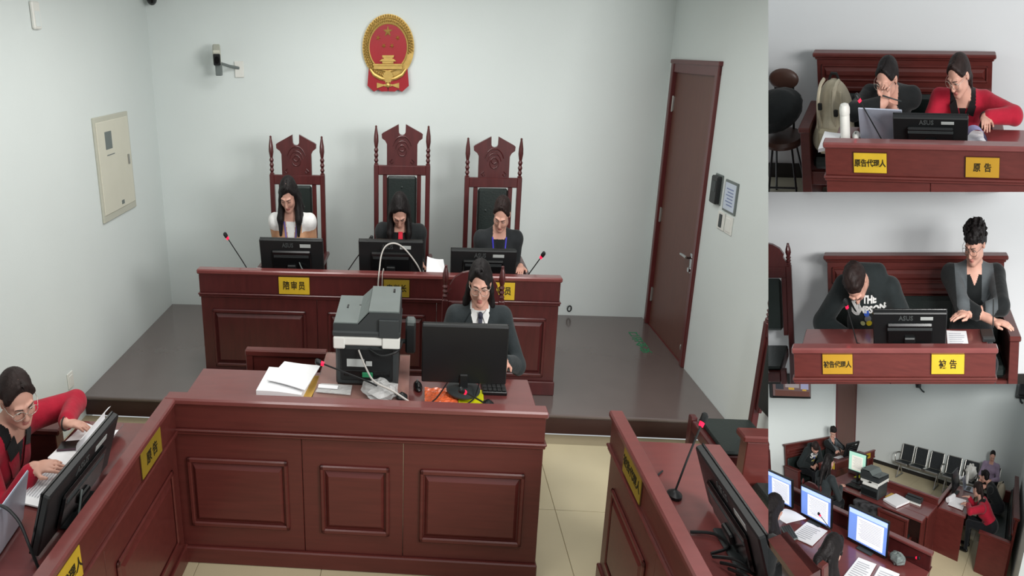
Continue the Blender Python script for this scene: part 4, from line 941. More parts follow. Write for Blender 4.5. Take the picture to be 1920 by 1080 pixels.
# presiding judge in robe
p = Person(pelvis=(0, .20, .55), neck=(.01, .06, 1.02), head=(0, -.06, 1.165), hpitch=50, hyaw=3, hands=((-.2, -.055, .765), (.21, -.055, .765)), curl=(.2, .2), fdir=((.3, -.9, 0), (-.25, -.9, 0)), poles=((.02, .6, -.8), (-.02, .6, -.8)), bulk=.012, sw=.18)
p.finish(.0065); p.face_bits(); p.hair('long', M_HAIR, thick=1.4)
p.extra.append(('tie', p.strip([(0, .0), (0, -.10), (0, -.26)], [.040, .044, .048], lift=.012), M_REDTIE, 'red tie'))
p.extra.append(('badge', xf(ell((0, 0, 0), (.022, .006, .026), 14, 8), tr(*p.surf(.10, -.125, .006)[0])), mat('orange_badge', (196, 112, 40), .4), 'round orange badge'))
FIG['robe'] = (p, (-.195, 5.33, ZD, 0), mats(C_ROBE))
# right judge with blue lanyard
p = Person(pelvis=(0, .20, .54), neck=(-.005, .06, .985), head=(.0, -.04, 1.145), hpitch=32, hyaw=-14, hroll=6, hands=((-.2, -.06, .765), (.2, -.06, .765)), curl=(.2, .2), fdir=((.3, -.9, 0), (-.25, -.9, 0)), poles=((.02, .6, -.8), (-.02, .6, -.8)), bulk=.006, sw=.17)
def pt(s, C, tg):
    u, v, w = s.paintc(C); q = (tg == 1) & (w > 0) & (np.abs(u) < .045*(1+v/.34)) & (v > -.34); tg[q] = SHIRT; return tg
p.finish(.0065, pt); p.face_bits(eyes_open=.1); p.hair('tied', M_HAIRB)
for q in (-1, 1): p.extra.append(('lanyard', p.strip([(q*.065, .0), (q*.052, -.10), (q*.03, -.27)], .013), M_BLUE, None))
for i in range(3): p.extra.append(('button', ell(p.surf(0, -.10-.06*i)[0], (.005, .004, .005), 8, 6), M_GOLD, None))
FIG['lanyard'] = (p, (.755, 5.34, ZD, 0), mats(C_JACK, C_BLACK))
# clerk
p = Person(pelvis=(.01, .14, .54), neck=(.01, .05, 1.035), head=(0, -.025, 1.212), hpitch=14, hyaw=-6, hands=((-.17, -.19, .825), (.17, -.19, .825)), curl=(.2, .2), fdir=((.3, -.9, 0), (-.3, -.9, 0)), bulk=.010, sw=.172, poles=((-.5, .4, -.6), (.5, .4, -.6)))
def pt(s, C, tg):
    u, v, w = s.paintc(C); q = (tg == 1) & (w > 0) & (np.abs(u) < .062*(1+v/.25)) & (v > -.25); tg[q] = SHIRT
    q = (tg == 0) & (np.abs(u) < .08) & (v < .026) & (v > -.1) & (w < .1); tg[q] = SHIRT; return tg
p.finish(.006, pt); p.face_bits(glasses=M_GLASSF, eyes_open=.15); p.hair('longback', M_HAIR, thick=1.2, sweep=-.9)
p.extra.append(('tie', p.strip([(0, .008), (0, -.04), (0, -.27)], [.036, .028, .046], lift=.012), M_TIE, None))
p.extra.append(('tie_knot', ell(p.surf(0, .004, .010)[0], (.018, .014, .020), 12, 8), M_TIE, None))
for q in (-1, 1):
    p.extra.append(('collar', p.patch([(q*.014, .004), (q*.045, -.055), (q*.066, .0), (q*.05, .034)], 6, .009), C_WHITE, None))
    p.extra.append(('lapel', p.patch([(q*.018, -.26), (q*.085, -.13), (q*.105, -.04), (q*.066, .012)], 8, .008), C_SUIT, None))
p.extra.append(('badge', xf(ell((0, 0, 0), (.022, .006, .026), 14, 8), tr(*p.surf(.062, -.195, .012)[0])), mat('red_badge', (200, 40, 48), .45), 'round red badge'))
FIG['clerk'] = (p, (.43, 3.94, 0, 0), mats(C_SUIT))
# woman in red (faces +x)
p = Person(pelvis=(.0, .37, .53), neck=(.02, .11, .88), head=(-.02, -.01, 1.045), hpitch=24, hyaw=-36, hroll=-4, hands=((-.18, -.165, .822), (.18, -.115, .826)), bulk=.014, sw=.18, curl=(.22, .28), poles=((-.06, .9, -.12), (.9, .40, -.06)), hrot=(-12, 10), fdir=((.25, -.95, .0), (.05, -.95, -.05)))
def pt(s, C, tg):
    u, v, w = s.paintc(C); q = (tg == 1) & (w > 0) & (np.abs(u) < .030*(1+v/.15)) & (v > -.15); tg[q] = SHIRT
    q = (tg == 1) & (v > -.012) & (np.abs(u) < .10); tg[q] = TRIM; return tg
p.finish(.0055, pt); p.face_bits(glasses=M_GLASSF, eyes_open=.25); p.hair('tied', M_HAIRB)
for q in (-1, 1):
    p.extra.append(('collar', p.patch([(q*.028, -.03), (q*.085, -.055), (q*.105, .0), (q*.055, .04)], 8, .013), C_FUR, 'black velvet collar'))
    p.extra.append(('lapel', p.patch([(q*.004, -.165), (q*.075, -.125), (q*.095, -.055), (q*.028, -.03)], 8, .011), C_RED, None))
    p.extra.append(('pocket_trim', p.strip([(q*.05, -.30), (q*.14, -.27)], .014, lift=.006), C_FUR, None))
p.extra.append(('button', ell(p.surf(.02, -.30, .004)[0], (.014, .008, .014), 10, 6), M_CHROME, None))
p.extra.append(('bracelet', tube([p.wrist[1][0]+.034*(math.cos(a)*np.array([1, 0, 0])+math.sin(a)*np.array([0, .1, .9])) for a in np.linspace(0, 6.28, 15)], .004, 5), M_BLACK, None))
FIG['red'] = (p, (-2.17, 2.71, 0, 90), mats(C_RED, C_FUR, C_FUR))
# woman in black with pen at her mouth (faces +x)
p = Person(pelvis=(0, .44, .53), neck=(.01, .14, .90), head=(-.01, -.01, 1.035), hpitch=22, hyaw=-22, hroll=4, hands=((-.015, -.105, .915), (.07, -.06, .835)), bulk=.012, sw=.172, curl=(1.15, .15), poles=((-.8, -.15, -.2), (-.1, .95, .0)), fdir=((.12, .35, .93), (-.9, -.35, 0)), hrot=(180, 0))
p.finish(.0055); p.face_bits(glasses=M_GLASSF); p.hair('bun', M_HAIR)
p.extra.append(('pen', cyl(np.array((-.03, -.15, .97)), np.array((.11, -.13, .93)), .005, .004, 8), M_DGREY, 'grey pen in the hand'))
FIG['pen'] = (p, (-2.13, 2.155, 0, 90), mats(C_BLACK, C_BLACK, C_BLACK))
# man in hoodie, head bowed (faces -x)
p = Person(pelvis=(0, .36, .53), neck=(.02, .09, 1.0), head=(-.06, -.075, 1.045), hpitch=66, hyaw=-10, hroll=-8, hands=((-.12, .06, .655), (.10, .06, .655)), bulk=.022, sw=.175, male=True, poles=((-.8, .3, -.3), (.8, .3, -.3)))
p.F.cone(p.N-p.X*.09+p.Y*.06+p.Z*.02, p.N+p.X*.09+p.Y*.06+p.Z*.02, .06, .06, TOP, .04); p.F.cone(p.N+p.X*.10+p.Y*.02, p.N+p.X*.06-p.Y*.05-p.Z*.03, .04, .03, TOP, .03)
def pt(s, C, tg):
    u, v, w = s.paintc(C); q = (tg == 0) & (np.linalg.norm(C-s.H, axis=1) > .128) & (np.linalg.norm(C-s.N, axis=1) < .17); tg[q] = TOP; return tg
p.finish(.0055, pt); p.face_bits(); p.hair('short', M_HAIRB, seed=2)
def print_on(p, s, size, u0, v0, m, nm, bold=.002):
    V, F = text(s, size, bold, .0); P = p.surf(V[:, 0]+u0, V[:, 1]+v0, .006); p.extra.append((nm, (P, F), m, None))
M_PRN = mat('white_print', (206, 206, 204), .7)
print_on(p, 'THE', .058, .02, -.045, M_PRN, 'lettering', .003)
print_on(p, 'S', .15, -.085, -.105, M_PRN, 'lettering', .006); print_on(p, 'IMPSONS.', .062, .055, -.105, M_PRN, 'lettering', .003)
for nm, u, v, r, c in (('print_blob', -.0, -.13, .024, (52, 92, 190)), ('print_blob', .065, -.13, .02, (216, 190, 40)), ('print_blob', -.03, -.225, .022, (206, 206, 150)), ('print_blob', .02, -.22, .026, (226, 200, 40)), ('print_blob', .01, -.175, .03, (120, 122, 128))):
    a = np.linspace(0, 2*math.pi, 13)[:-1]; V2 = np.c_[u+r*np.cos(a)*.9, v+r*np.sin(a)*1.1]; V2 = np.vstack([V2, [u, v]])
    p.extra.append((nm, (p.surf(V2[:, 0], V2[:, 1], .005), [(i, (i+1) % 12, 12) for i in range(12)]), mat('print_%d' % c[2], c, .7), None))
FIG['hoodie'] = (p, (1.77, 2.645, 0, -90), mats(C_HOOD, C_HOOD, C_HOOD))
# man with curly hair, arms folded on the desk (faces -x)
p = Person(pelvis=(0, .13, .54), neck=(0, .06, 1.005), head=(-.005, -.005, 1.18), hpitch=20, hyaw=-30, hroll=2, hands=((.12, -.32, .785), (-.06, -.27, .815)), bulk=.020, sw=.18, male=True, sleeve=.52, poles=((-.9, -.05, .0), (.9, .0, .04)), curl=(.25, .25), fdir=((.85, -.35, 0), (-.9, -.25, .02)))
def pt(s, C, tg):
    u, v, w = s.paintc(C); q = (tg == 1) & (w > -.03) & (v > -.20) & (np.abs(u) > .06) & (np.abs(u) < .16) & (v > -.055-.155*(1-np.abs(np.abs(u)-.09)/.10)); tg[q] = TRIM
    q = (tg == 1) & (np.abs(u) < .042*(1+v/.075)) & (w > 0) & (v > -.075); tg[q] = SKIN
    q = (tg == 1) & (np.abs(u) > .215) & (v < -.22) & (v > -.28); tg[q] = TRIM; return tg
p.finish(.0055, pt); p.face_bits(glasses=mat('dark_glasses', (92, 84, 78), .3, metal=.4), eyes_open=.2); p.hair('curly', M_HAIR, seed=1)
FIG['curly'] = (p, (2.10, 1.76, 0, -90), mats(C_SWEAT, C_SWEAT, C_GREY))
# onlooker in lavender (faces +y)
p = Person(pelvis=(0, .12, .53), neck=(0, .02, 1.0), head=(0, -.03, 1.17), hpitch=28, hyaw=8, hands=((-.08, -.22, .66), (.08, -.22, .66)), bulk=.012, sw=.175)
p.finish(.009); p.face_bits(); p.hair('part', M_HAIR, vox=.008)
FIG['lavender'] = (p, (-2.20, .14, .035, 180), mats(C_LAV))
def sit(key, name, label, off=(0, 0, 0), detail=True, rz=0, v=None):
    p, (x, y, z, r), ms = FIG[key]
    M = at(x+off[0], y+off[1], z+off[2], r+rz); p.emit(name, label, M, ms, detail=detail)
view('main')
sit('tan', 'person', 'woman in tan and white sweater with long dark hair reading at the left')
sit('robe', 'person', 'woman in black robe with red tie, head bowed, on the tallest chair')
sit('lanyard', 'person', 'woman in dark jacket with blue lanyard looking down at the right')
sit('clerk', 'person', 'clerk in black suit, white shirt and glasses behind the big monitor')
sit('red', 'person', 'woman in red jacket with glasses turning pages at the left frame edge')
# ================================================================== UPPER BAY: the plaintiff side seen from across the room
M_SKIRT = mat('dark_skirting', (40, 38, 36), .5)
view('b1')
struct('wall_upper_bay', box(XL-.1, XL, -1.5, 5.2, -.3, 3.4, 0), M_WALL2); struct('floor_upper_bay', box(XL, -2.2, -1.0, 3.6, -.1, 0, 0), mat('grey_beige_floor', (170, 166, 148), .4))
struct('baseboard_upper_bay', box(XL, XL+.015, -1, 5, 0, .105, 0), M_SKIRT)
bench('bench', 'red wooden bench with black cushions under two women, upper right view', at(-2.37, 1.46, 0, 90), 1.54, .975)
t = T('padded_stool', 'brown padded folding chair with round backrest beside the bench end, upper right view', 'chair')
M_BRN = mat('brown_vinyl', (78, 54, 46), .35, .5, var=.1); M_TUBE = mat('black_tube', (30, 28, 28), .35, .5, metal=.4)
t.add('seat', lathe([(.15, -.03), (.175, -.02), (.18, 0), (.16, .02), (.0, .03)], 24, (-2.62, 1.19, .45)), M_BRN, smooth=True); t.add('backrest', ell((-2.80, 1.17, .80), (.03, .135, .075), 20, 12), M_BRN, smooth=True)
for y in (1.09, 1.25): t.add('back_tube', tube([(-2.80, y, .75), (-2.79, y, .58), (-2.74, y, .44)], .011, 8), M_TUBE, smooth=True)
for dy in (-.10, .10):
    t.add('leg', tube([(-2.56, 1.19+dy*.8, .44), (-2.46, 1.19+dy*1.4, .0)], .010, 8), M_TUBE, smooth=True); t.add('leg', tube([(-2.68, 1.19+dy*.8, .44), (-2.80, 1.19+dy*1.4, .0)], .010, 8), M_TUBE, smooth=True)
for z in (.08, .15): t.add('brace', tube([(-2.50, 1.06, z), (-2.50, 1.32, z)], .007, 6), M_TUBE)
t.end()
rs = np.random.RandomState(3); V, F = ell((0, 0, 0), (1, 1, 1), 28, 16); V = V*(1+.05*np.sin(V[:, :1]*9+V[:, 2:]*7))*np.array([.17, .245, .14]); V[:, 2] += .045*np.clip(V[:, 1]/.25, -1, 1)
solo('folded_coat', 'black coat heaped on the brown padded chair', 'coat', mv((V, F), (-2.61, 1.125, .645)), C_BLACK, smooth=True)
def backpack(label, M, k=1.):
    BG = mat('beige_canvas', (196, 186, 164), .85, .2, var=.12, scale=10, bump=.4, bscale=14); DK = mat('black_webbing', (28, 27, 26), .7)
    t = T('backpack', label, 'backpack', M)
    f = Field(); f.ell((0, 0, .22), (.15, .10, .23), 0, .05); f.ell((0, -.07, .13), (.11, .07, .12), 0, .05); f.cone((-.10, -.02, .08), (.10, -.02, .08), .08, .08, 0, .05)
    for a in (-.09, 0, .08): f.cone((a, -.085, .40), (a*1.2, -.12, .18), .010, .008, 0, .02)
    V, F = f.mesh(.012); t.add('bag', (V*k, [tuple(q) for q in F.tolist()]), BG, smooth='all')
    t.add('front_pocket', (lambda g: (g[0]*k, g[1]))(box(-.09, .09, -.165, -.12, .04, .19, .02)), mat('beige_pocket', (196, 184, 156), .8, var=.08), smooth=True)
    for x in (-.07, .05): t.add('strap', tube(np.array(curve([(x, -.03, .45), (x-.01, -.10, .42), (x-.02, -.128, .30), (x, -.10, .16)], 5))*k, .013*k, 6), BG, smooth=True)
    t.add('grab_loop', tube(np.array([(-.04, 0, .44), (-.02, 0, .48), (.02, 0, .48), (.04, 0, .44)])*k, .010*k, 6), DK, smooth=True)
    t.add('buckle', join((box(-.085, -.055, -.145, -.125, .30, .34, .004)[0]*k, box(0, 1, 0, 1, 0, 1)[1]), (box(.04, .07, -.145, -.125, .27, .31, .004)[0]*k, box(0, 1, 0, 1, 0, 1)[1])), DK); t.end()
backpack('beige canvas backpack standing on the bench beside the white bottle', at(-2.46, 1.68, .430, 80), 1.08)
t = T('bench_jacket', 'black jacket slumped on the bench behind the dark-haired woman', 'jacket'); V, F = ell((0, 0, 0), (.12, .11, .16), 22, 14)
t.add(None, mv((V*(1+.06*np.sin(V[:, :1]*30)), F), (-2.66, 1.83, .59)), C_BLACK, smooth=True); t.end()
sit('pen', 'person', 'woman in black with glasses, hand with pen at her mouth, upper right view')
sit('red', 'person', 'woman in red jacket with black collar beside the monitor, upper right view', off=(0, .0, -.0))
secs = [(0, .72, (.08, .64, .16, .56)), (.72, 1.60, (.80, 1.52, .16, .56))]
t = desk('plaintiff_desk', 'red wooden desk with two yellow nameplates, upper right view', at(-1.478, 1.775, 0)@rotz(math.pi/2), 1.60, .60, DT, .885, secs, fr=.185); t.end()
plate('nameplate', 'yellow nameplate with five characters, left on the upper right desk', at(-1.478, 2.085, .775, 90), '原告代理人', .225, .108, size=.043)
plate('nameplate', 'gold nameplate with two characters, right on the upper right desk', at(-1.478, 2.845, .765, 90), '原告', .225, .108, mplate=mat('deep_gold_plate', (186, 142, 40), .4, .5, metal=.25), size=.05, sp=1.9)
monitor('monitor', 'black monitor back in front of the woman in red, upper right view', at(-1.78, 2.49, DT, 90), w=.53, h=.212, lean=.45, neck=.0)
laptop('open silver laptop in front of the woman in black, upper right view', at(-1.86, 2.13, DT, 86))
mic('gooseneck_microphone', 'gooseneck microphone before the silver laptop, upper right view', (-1.775, 2.165, DT), (-1.79, 1.985, .995), bend=.0)
t = T('thermos_bottle', 'white thermos bottle with round cap on the desk, upper right view', 'bottle'); t.add('bottle', lathe([(.034, 0), (.036, .01), (.036, .155), (.032, .165)], 20, (-1.83, 1.862, DT)), M_WHITEP, smooth=True); t.add('cap', lathe([(.037, 0), (.039, .01), (.039, .035), (.030, .055), (.012, .062)], 20, (-1.83, 1.862, DT+.165)), M_WHITEP, smooth=True); t.end()
t = T('computer_mouse', 'white computer mouse beside the thermos bottle', 'mouse', at(-1.90, 1.932, DT, 90)); t.add('shell', ell((0, 0, .012), (.03, .052, .024), 14, 8), M_WHITEP, smooth=True); t.add('wheel', cyl((-.004, -.02, .034), (.004, -.02, .034), .008), M_GREYP); t.end()
solo('card_case', 'small dark card case in front of the white mouse', 'case', box(-1.83, -1.78, 1.935, 2.015, DT, DT+.018, .003), M_WOODD)
paper('paper_stack', 'white papers hanging over the left end of the upper right desk', [(-1.66, 1.69, DT+.002), (-1.72, 1.815, DT+.002), (-1.90, 1.82, DT+.002), (-1.93, 1.69, DT+.002)], .02, cat='paper')
paper('document', 'white pages under the hand of the woman in red, upper right view', [(-1.80, 2.70, DT+.003), (-1.78, 2.91, DT+.003), (-2.0, 2.88, DT+.003), (-2.04, 2.72, DT+.003)], .008, wave=.012, cat='document', lines=8)
t = T('curled_page', 'purplish curled page held up beside the monitor, upper right view', 'paper'); n = 12
t.add(None, (np.array([(-1.86+.10*i, 2.80+.075*math.cos(a)+.02*i, DT+.035+.07*max(0, math.sin(a))+.01*i) for i in (0, 1) for a in np.linspace(-.3, 2.9, n)]), [(k, k+1, k+1+n, k+n) for k in range(n-1)]), mat('purplish_page', (150, 146, 188), .8), smooth=True); t.end()  # page in a pale purple tone

# ================================================================== MIDDLE BAY: the defendant side seen from across the room
view('b2')
struct('wall_middle_bay', box(XR, XR+.1, -2.0, 5.5, -.3, 3.4, 0), M_WALL2); struct('floor_middle_bay', box(1.9, XR, -1.0, 4.2, -.1, 0, 0), mat('grey_beige_floor', (170, 166, 148), .4))
struct('baseboard_middle_bay', box(XR-.015, XR, -1.5, 5, 0, .105, 0), M_SKIRT)
bench('bench', 'red wooden bench with black cushions under two men, middle right view', at(1.97, 3.0, 0, -90), 1.545, 1.005)
chair('witness_chair', 'dark red chair with black back at the left of the bench, middle right view', at(2.16, 3.545, 0, -90), w=.44, zr=.945, ztop=1.10, seat=.45, dep=.46, crest='arch', arms=False, cap=1.10)
sit('hoodie', 'person', 'man in black printed hoodie with head bowed low, middle right view')
sit('curly', 'person', 'man with curly black hair, glasses and folded arms, middle right view')
secs = [(0, .66, (.08, .58, .16, .56)), (.66, 1.385, (.74, 1.30, .16, .56))]
t = desk('defendant_desk', 'red wooden desk with two yellow nameplates, middle right view', at(1.135, 3.10, 0)@rotz(-math.pi/2), 1.385, .63, DT, .875, secs, fr=.165); t.end()
plate('nameplate', 'gold nameplate with five characters on the middle right desk', at(1.135, 2.80, .785, -90), '被告代理人', .205, .108, mplate=mat('deep_gold_plate', (186, 142, 40), .4, .5, metal=.25), size=.038)
plate('nameplate', 'yellow nameplate with two characters on the middle right desk', at(1.135, 2.045, .785, -90), '被告', .225, .108, size=.052, sp=1.8)
monitor('monitor', 'black monitor back between the two men, middle right view', at(1.475, 2.30, DT, -90), w=.53, h=.24, lean=.42, neck=.0)
mic('gooseneck_microphone', 'gooseneck microphone in front of the hooded man, middle right view', (1.45, 2.675, DT), (1.43, 2.75, .985), bend=.0)
paper('paper_sheet', 'white sheets beside the monitor, middle right view', [(1.46, 2.02, DT+.003), (1.46, 1.865, DT+.003), (1.70, 1.86, DT+.003), (1.71, 2.01, DT+.003)], .005, lines=6)
paper('paper_slip', 'white slip along the desk edge, middle right view', [(1.43, 1.96, DT+.002), (1.43, 1.67, DT+.002), (1.49, 1.67, DT+.002), (1.49, 1.96, DT+.002)], .003)
t = T('wallet', 'black wallet and phone at the right end of the middle right desk', 'wallet', at(1.62, 1.71, DT+.006, 0)); t.add('case', box(-.09, .09, -.05, .045, 0, .014, .003), M_BLACK); t.add('flap', box(-.085, -.045, -.045, .04, .014, .018, .001), M_DGREY); t.end()
solo('pen', 'thin dark pen in the curly-haired man hand', 'pen', cyl((1.63, 1.665, .80), (1.72, 1.655, .94), .005), M_BLACK)

# ================================================================== LOWER BAY: the whole court seen from the judges side
view('b3')
M_SCR = mat('lit_screen_blue', (108, 140, 214), .4, emit=.75, var=.12, scale=3); M_PAGE = mat('lit_screen_page', (226, 228, 240), .4, emit=.75, var=.01); M_BAR = mat('lit_screen_toolbar', (178, 200, 238), .4, emit=.75)
M_SCRG = mat('lit_screen_green', (160, 206, 186), .4, emit=.7); M_PAGEG = mat('lit_screen_cream', (214, 212, 200), .4, emit=.7)
struct('wall_lower_bay', box(-4.5, 3.47, -.62, -.52, -.1, 3.4, 0), M_WALL)
t = T('wall_lower_bay_side', None, None, None, None, 'structure')
t.add('wall_section', box(2.6, 2.7, 1.66, 7.0, -.1, 3.4, 0), M_WALL); d = np.array([3.47-2.6, -.52-1.66, 0]); n = np.array([d[1], -d[0], 0]); n = -n/np.linalg.norm(n)
pr = lambda s, z: np.array([2.6, 1.66, 0])+d*s+np.array([0, 0, z])
def wallq(s0, s1, z0, z1, off=0., th=.06):
    g = slab([pr(s0, z0)-n*off, pr(s1, z0)-n*off, pr(s1, z1)-n*off, pr(s0, z1)-n*off], th); return g
t.add('wall_section', wallq(0, 1, -.1, 3.4), M_WALL); t.end()
t = T('door_2', 'tall brown door in the far corner, lower right view', None, None, None, 'structure')
t.add('door_leaf', join(wallq(.06, .95, 0, 3.3, .0, -.02), wallq(.06, .95, 0, 3.3, .0, .09)), M_DOOR); t.add('door_frame', join(wallq(.02, .07, 0, 3.3, 0, -.05), wallq(.94, .985, 0, 3.3, 0, -.05), wallq(.02, .07, 0, 3.3, 0, .1), wallq(.94, .985, 0, 3.3, 0, .1)), M_DOORF)
hp = pr(.20, 1.12)-n*.06; t.add('door_handle', join(tube([pr(.16, 1.12)-n*.0, hp, pr(.42, 1.11)-n*.06], .02, 8), tube([pr(.16, 1.12)+n*.0, pr(.20, 1.12)+n*.1, pr(.42, 1.11)+n*.1], .02, 8)), M_CHROME, smooth=True); t.end()
struct('wall_lower_bay_right', box(-3.15, -3.03, -.6, 3.7, -.1, 3.4, 0), M_WALL)
fl = T('floor_lower_bay', None, None, None, None, 'structure')
fl.add('floor_bed', box(-3.03, 3.5, -.52, 6.0, -.06, -.004, 0), M_JOINT)
for i in range(8):
    for j in range(8): fl.add('tile', box(-3.02+i*.804, -2.224+i*.804, -.51+j*.8, .286+j*.8, -.02, 0, .0015), M_TILE)
fl.end()
struct('baseboard_lower_bay', box(-3.02, 3.4, -.52, -.50, 0, .11, 0), M_SKIRT)
# wall television
t = T('wall_television', 'wall television showing a courtroom picture, lower right view', 'television')
t.add('frame', box(2.50, 2.58, 2.65, 3.80, 1.90, 2.55, .01), M_BLACK); s = t.add('screen', box(2.49, 2.502, 2.68, 3.77, 1.94, 2.52, .002), mat('lit_tv_brown', (112, 90, 88), .4, emit=.35))
for y0, y1, z0, z1, c in ((2.72, 3.72, 1.94, 2.04, (96, 62, 54)), (3.05, 3.45, 2.10, 2.22, (150, 140, 140)), (2.75, 3.0, 2.08, 2.25, (150, 150, 178)), (3.20, 3.36, 2.06, 2.10, (190, 150, 60)), (2.82, 2.95, 2.05, 2.09, (190, 150, 60)), (3.5, 3.7, 2.06, 2.2, (52, 54, 60))):
    t.add('picture_patch', box(2.485, 2.491, y0, y1, z0, z1, 0), mat('lit_tv_%d_%d' % (c[0], c[2]), c, .4, emit=.5), sub=s)
t.end()
t = T('wall_camera', 'small dark camera high on the far wall, lower right view', 'camera'); t.add('housing', box(.48, .62, -.40, -.20, 2.42, 2.56, .02), M_DGREY); t.add('lens', cyl((.57, -.2, 2.5), (.57, -.17, 2.5), .045), M_BLACK2); t.add('bracket', tube([(.52, -.38, 2.43), (.44, -.45, 2.36), (.40, -.52, 2.34)], .022, 8), M_DGREY); t.end()
t = T('wall_loudspeaker', 'black loudspeaker at the top right corner, lower right view', 'speaker'); t.add('case', xf(box(-.22, .22, -.16, .16, -.22, .30, .03), tr(-2.72, -.30, 2.72)@rotz(.3)@rotx(.2)), M_BLACK); t.add('bracket', tube([(-2.62, -.3, 2.5), (-2.66, -.36, 2.42), (-2.70, -.5, 2.40)], .025, 8), M_DGREY); t.end()
# waiting seats along the far wall
M_PERF = mat('perforated_black_steel', (48, 52, 54), .45, .5, metal=.3, var=.25, scale=120)
def seats(label, xs, arms):
    t = T('waiting_seats', label, 'seats'); w = .46
    for x in xs:
        f = lambda g: xf(g, tr(x, -.04, 0))
        t.add('backrest', f(slab([(-w/2, -.17, .44), (w/2, -.17, .44), (w/2, -.32, .86), (-w/2, -.32, .86)], -.012)), M_PERF)
        t.add('seat', f(slab([(-w/2, -.17, .41), (w/2, -.17, .41), (w/2, .25, .44), (-w/2, .25, .44)], .015)), M_PERF)
        t.add('seat_rim', f(join(box(-w/2, w/2, .24, .29, .405, .455, .015), box(-w/2, w/2, -.335, -.31, .845, .88, .01), tube([(-w/2, -.16, .43), (-w/2, -.315, .86)], .014, 6), tube([(w/2, -.16, .43), (w/2, -.315, .86)], .014, 6))), M_STEEL)
    for x in arms: t.add('armrest', tube(curve([(x, -.24, .62), (x, -.10, .66), (x, .10, .66), (x, .18, .58), (x, .12, .44), (x, -.1, .42)], 4), .018, 7), M_STEEL, smooth=True)
    x0, x1 = min(xs)-.15, max(xs)+.15
    t.add('beam', box(min(xs)-.2, max(xs)+.2, -.03, .04, .34, .40, .006), M_STEEL)
    for x in (x0, x1): t.add('leg_frame', join(tube([(x, .0, .36), (x, .22, .03)], .022, 8), tube([(x, .0, .36), (x, -.25, .03)], .022, 8), box(x-.03, x+.03, -.3, .27, 0, .03, .008)), M_STEEL)
    t.end()
seats('row of three black perforated waiting seats with steel rims, lower right view', (.72, .17, -.42), (1.0, -.72)); seats('second row of black waiting seats, partly behind the desk, lower right view', (-1.03, -1.62, -2.25), ())
sit('lavender', 'person', 'person in lavender sweater on the far waiting seats, lower right view', detail=True)
bench('bench', 'red wooden bench along the left wall, lower right view', at(1.98, 3.52, 0, -90), 1.56, 1.04)
chair('witness_chair', 'dark chair at the left edge, lower right view', at(2.2, 4.22, 0, -90), w=.44, zr=1.0, ztop=1.16, seat=.45, dep=.46, crest='arch', arms=False)
sit('curly', 'person', 'man with black hair sitting by the far door, lower right view', off=(.02, .42, .03)); sit('hoodie', 'person', 'bowed man in printed hoodie on the bench, lower right view', off=(.12, .44, .0))
secs = [(0, .70, (.09, .61, .16, .56)), (.70, 1.45, (.79, 1.36, .16, .56))]
t = desk('defendant_desk', 'wooden desk before the two men, lower right view', at(1.135, 3.10, 0)@rotz(-math.pi/2), 1.75, .63, DT, .885, secs); t.end()
plate('nameplate', 'yellow nameplate on the near end of the men desk, lower right view', at(1.30, 3.105, .80, 180), '被告', .24, .13, size=.05)
plate('nameplate', 'gold nameplate on the far desk front, lower right view', at(1.12, 1.75, .80, -90), '被告', .24, .12, size=.05)
monitor('monitor', 'dark monitor on the men desk, lower right view', at(1.50, 2.15, DT, -90), w=.56, h=.33, lean=.4, neck=.06)
paper('paper_sheet', 'white sheet before the curly-haired man, lower right view', [(1.62, 2.5, DT+.003), (1.62, 2.2, DT+.003), (1.80, 2.2, DT+.003), (1.80, 2.5, DT+.003)], .004)
clerk_desk('wooden clerk desk carrying the printer, lower right view')
t = T('desk_extension', 'red wooden worktop strip in front of the printer, lower right view', 'worktop'); t.add('top', box(-1.49, .75, 3.652, 3.86, CT-.03, CT, .006), M_RAIL)
for x in (-1.49, .72): t.add('side_panel', box(x, x+.03, 3.652, 3.85, .001, CT-.03, .003), M_WOOD)
t.end()
tucked_chair('empty wooden chair at the clerk desk, lower right view', 3.985)
printer('black laser printer with white control panel, lower right view', CT+.003)
monitor('monitor', 'lit greenish monitor facing the clerk, lower right view', at(.25, 3.42, CT+.005), w=.47, h=.34, lean=.05, screen=M_SCRG, doc=(-.62, .62, M_PAGEG, M_SCRG), logo=False, neck=.17, hump=False)
paper('yellow_sheet', 'yellow sheet behind the printer, lower right view', [(.10, 3.15, CT+.06), (.42, 3.15, CT+.03), (.42, 3.32, CT+.03), (.10, 3.32, CT+.08)], .004, M_YEL)
t = T('keyboard', 'black keyboard before the clerk, lower right view', 'keyboard', at(.12, 3.56, CT+.003)); t.add('case', box(-.16, .20, -.02, .15, 0, .02, .004), M_BLACK2)
for i in range(4): t.add('key_row', box(-.15, .19, -.01+.038*i, .02+.038*i, .02, .027, .003), M_BLACK)
t.end()
paper('document_stack', 'white documents on the clerk desk, lower right view', [(-1.05, 3.44, CT+.002), (-.70, 3.35, CT+.002), (-.62, 3.72, CT+.002), (-.95, 3.80, CT+.002)], .03, wave=.012, cat='document')
paper('envelope', 'yellow envelope under the documents, lower right view', [(-.75, 3.36, CT+.002), (-.60, 3.36, CT+.002), (-.58, 3.58, CT+.002), (-.72, 3.60, CT+.002)], .02, mat('manila', (204, 164, 74), .6), cat='envelope')
t = T('stapler_tray', 'dark binder device on the clerk desk, lower right view', 'stapler'); t.add('body', box(-1.25, -.92, 3.20, 3.38, CT+.002, CT+.07, .01), M_DGREY); t.add('white_base', box(-1.27, -.93, 3.36, 3.42, CT+.002, CT+.02, .003), M_WHITEP); t.add('lid', box(-1.24, -.93, 3.24, 3.33, CT+.07, CT+.085, .004), M_BLACK); t.end()
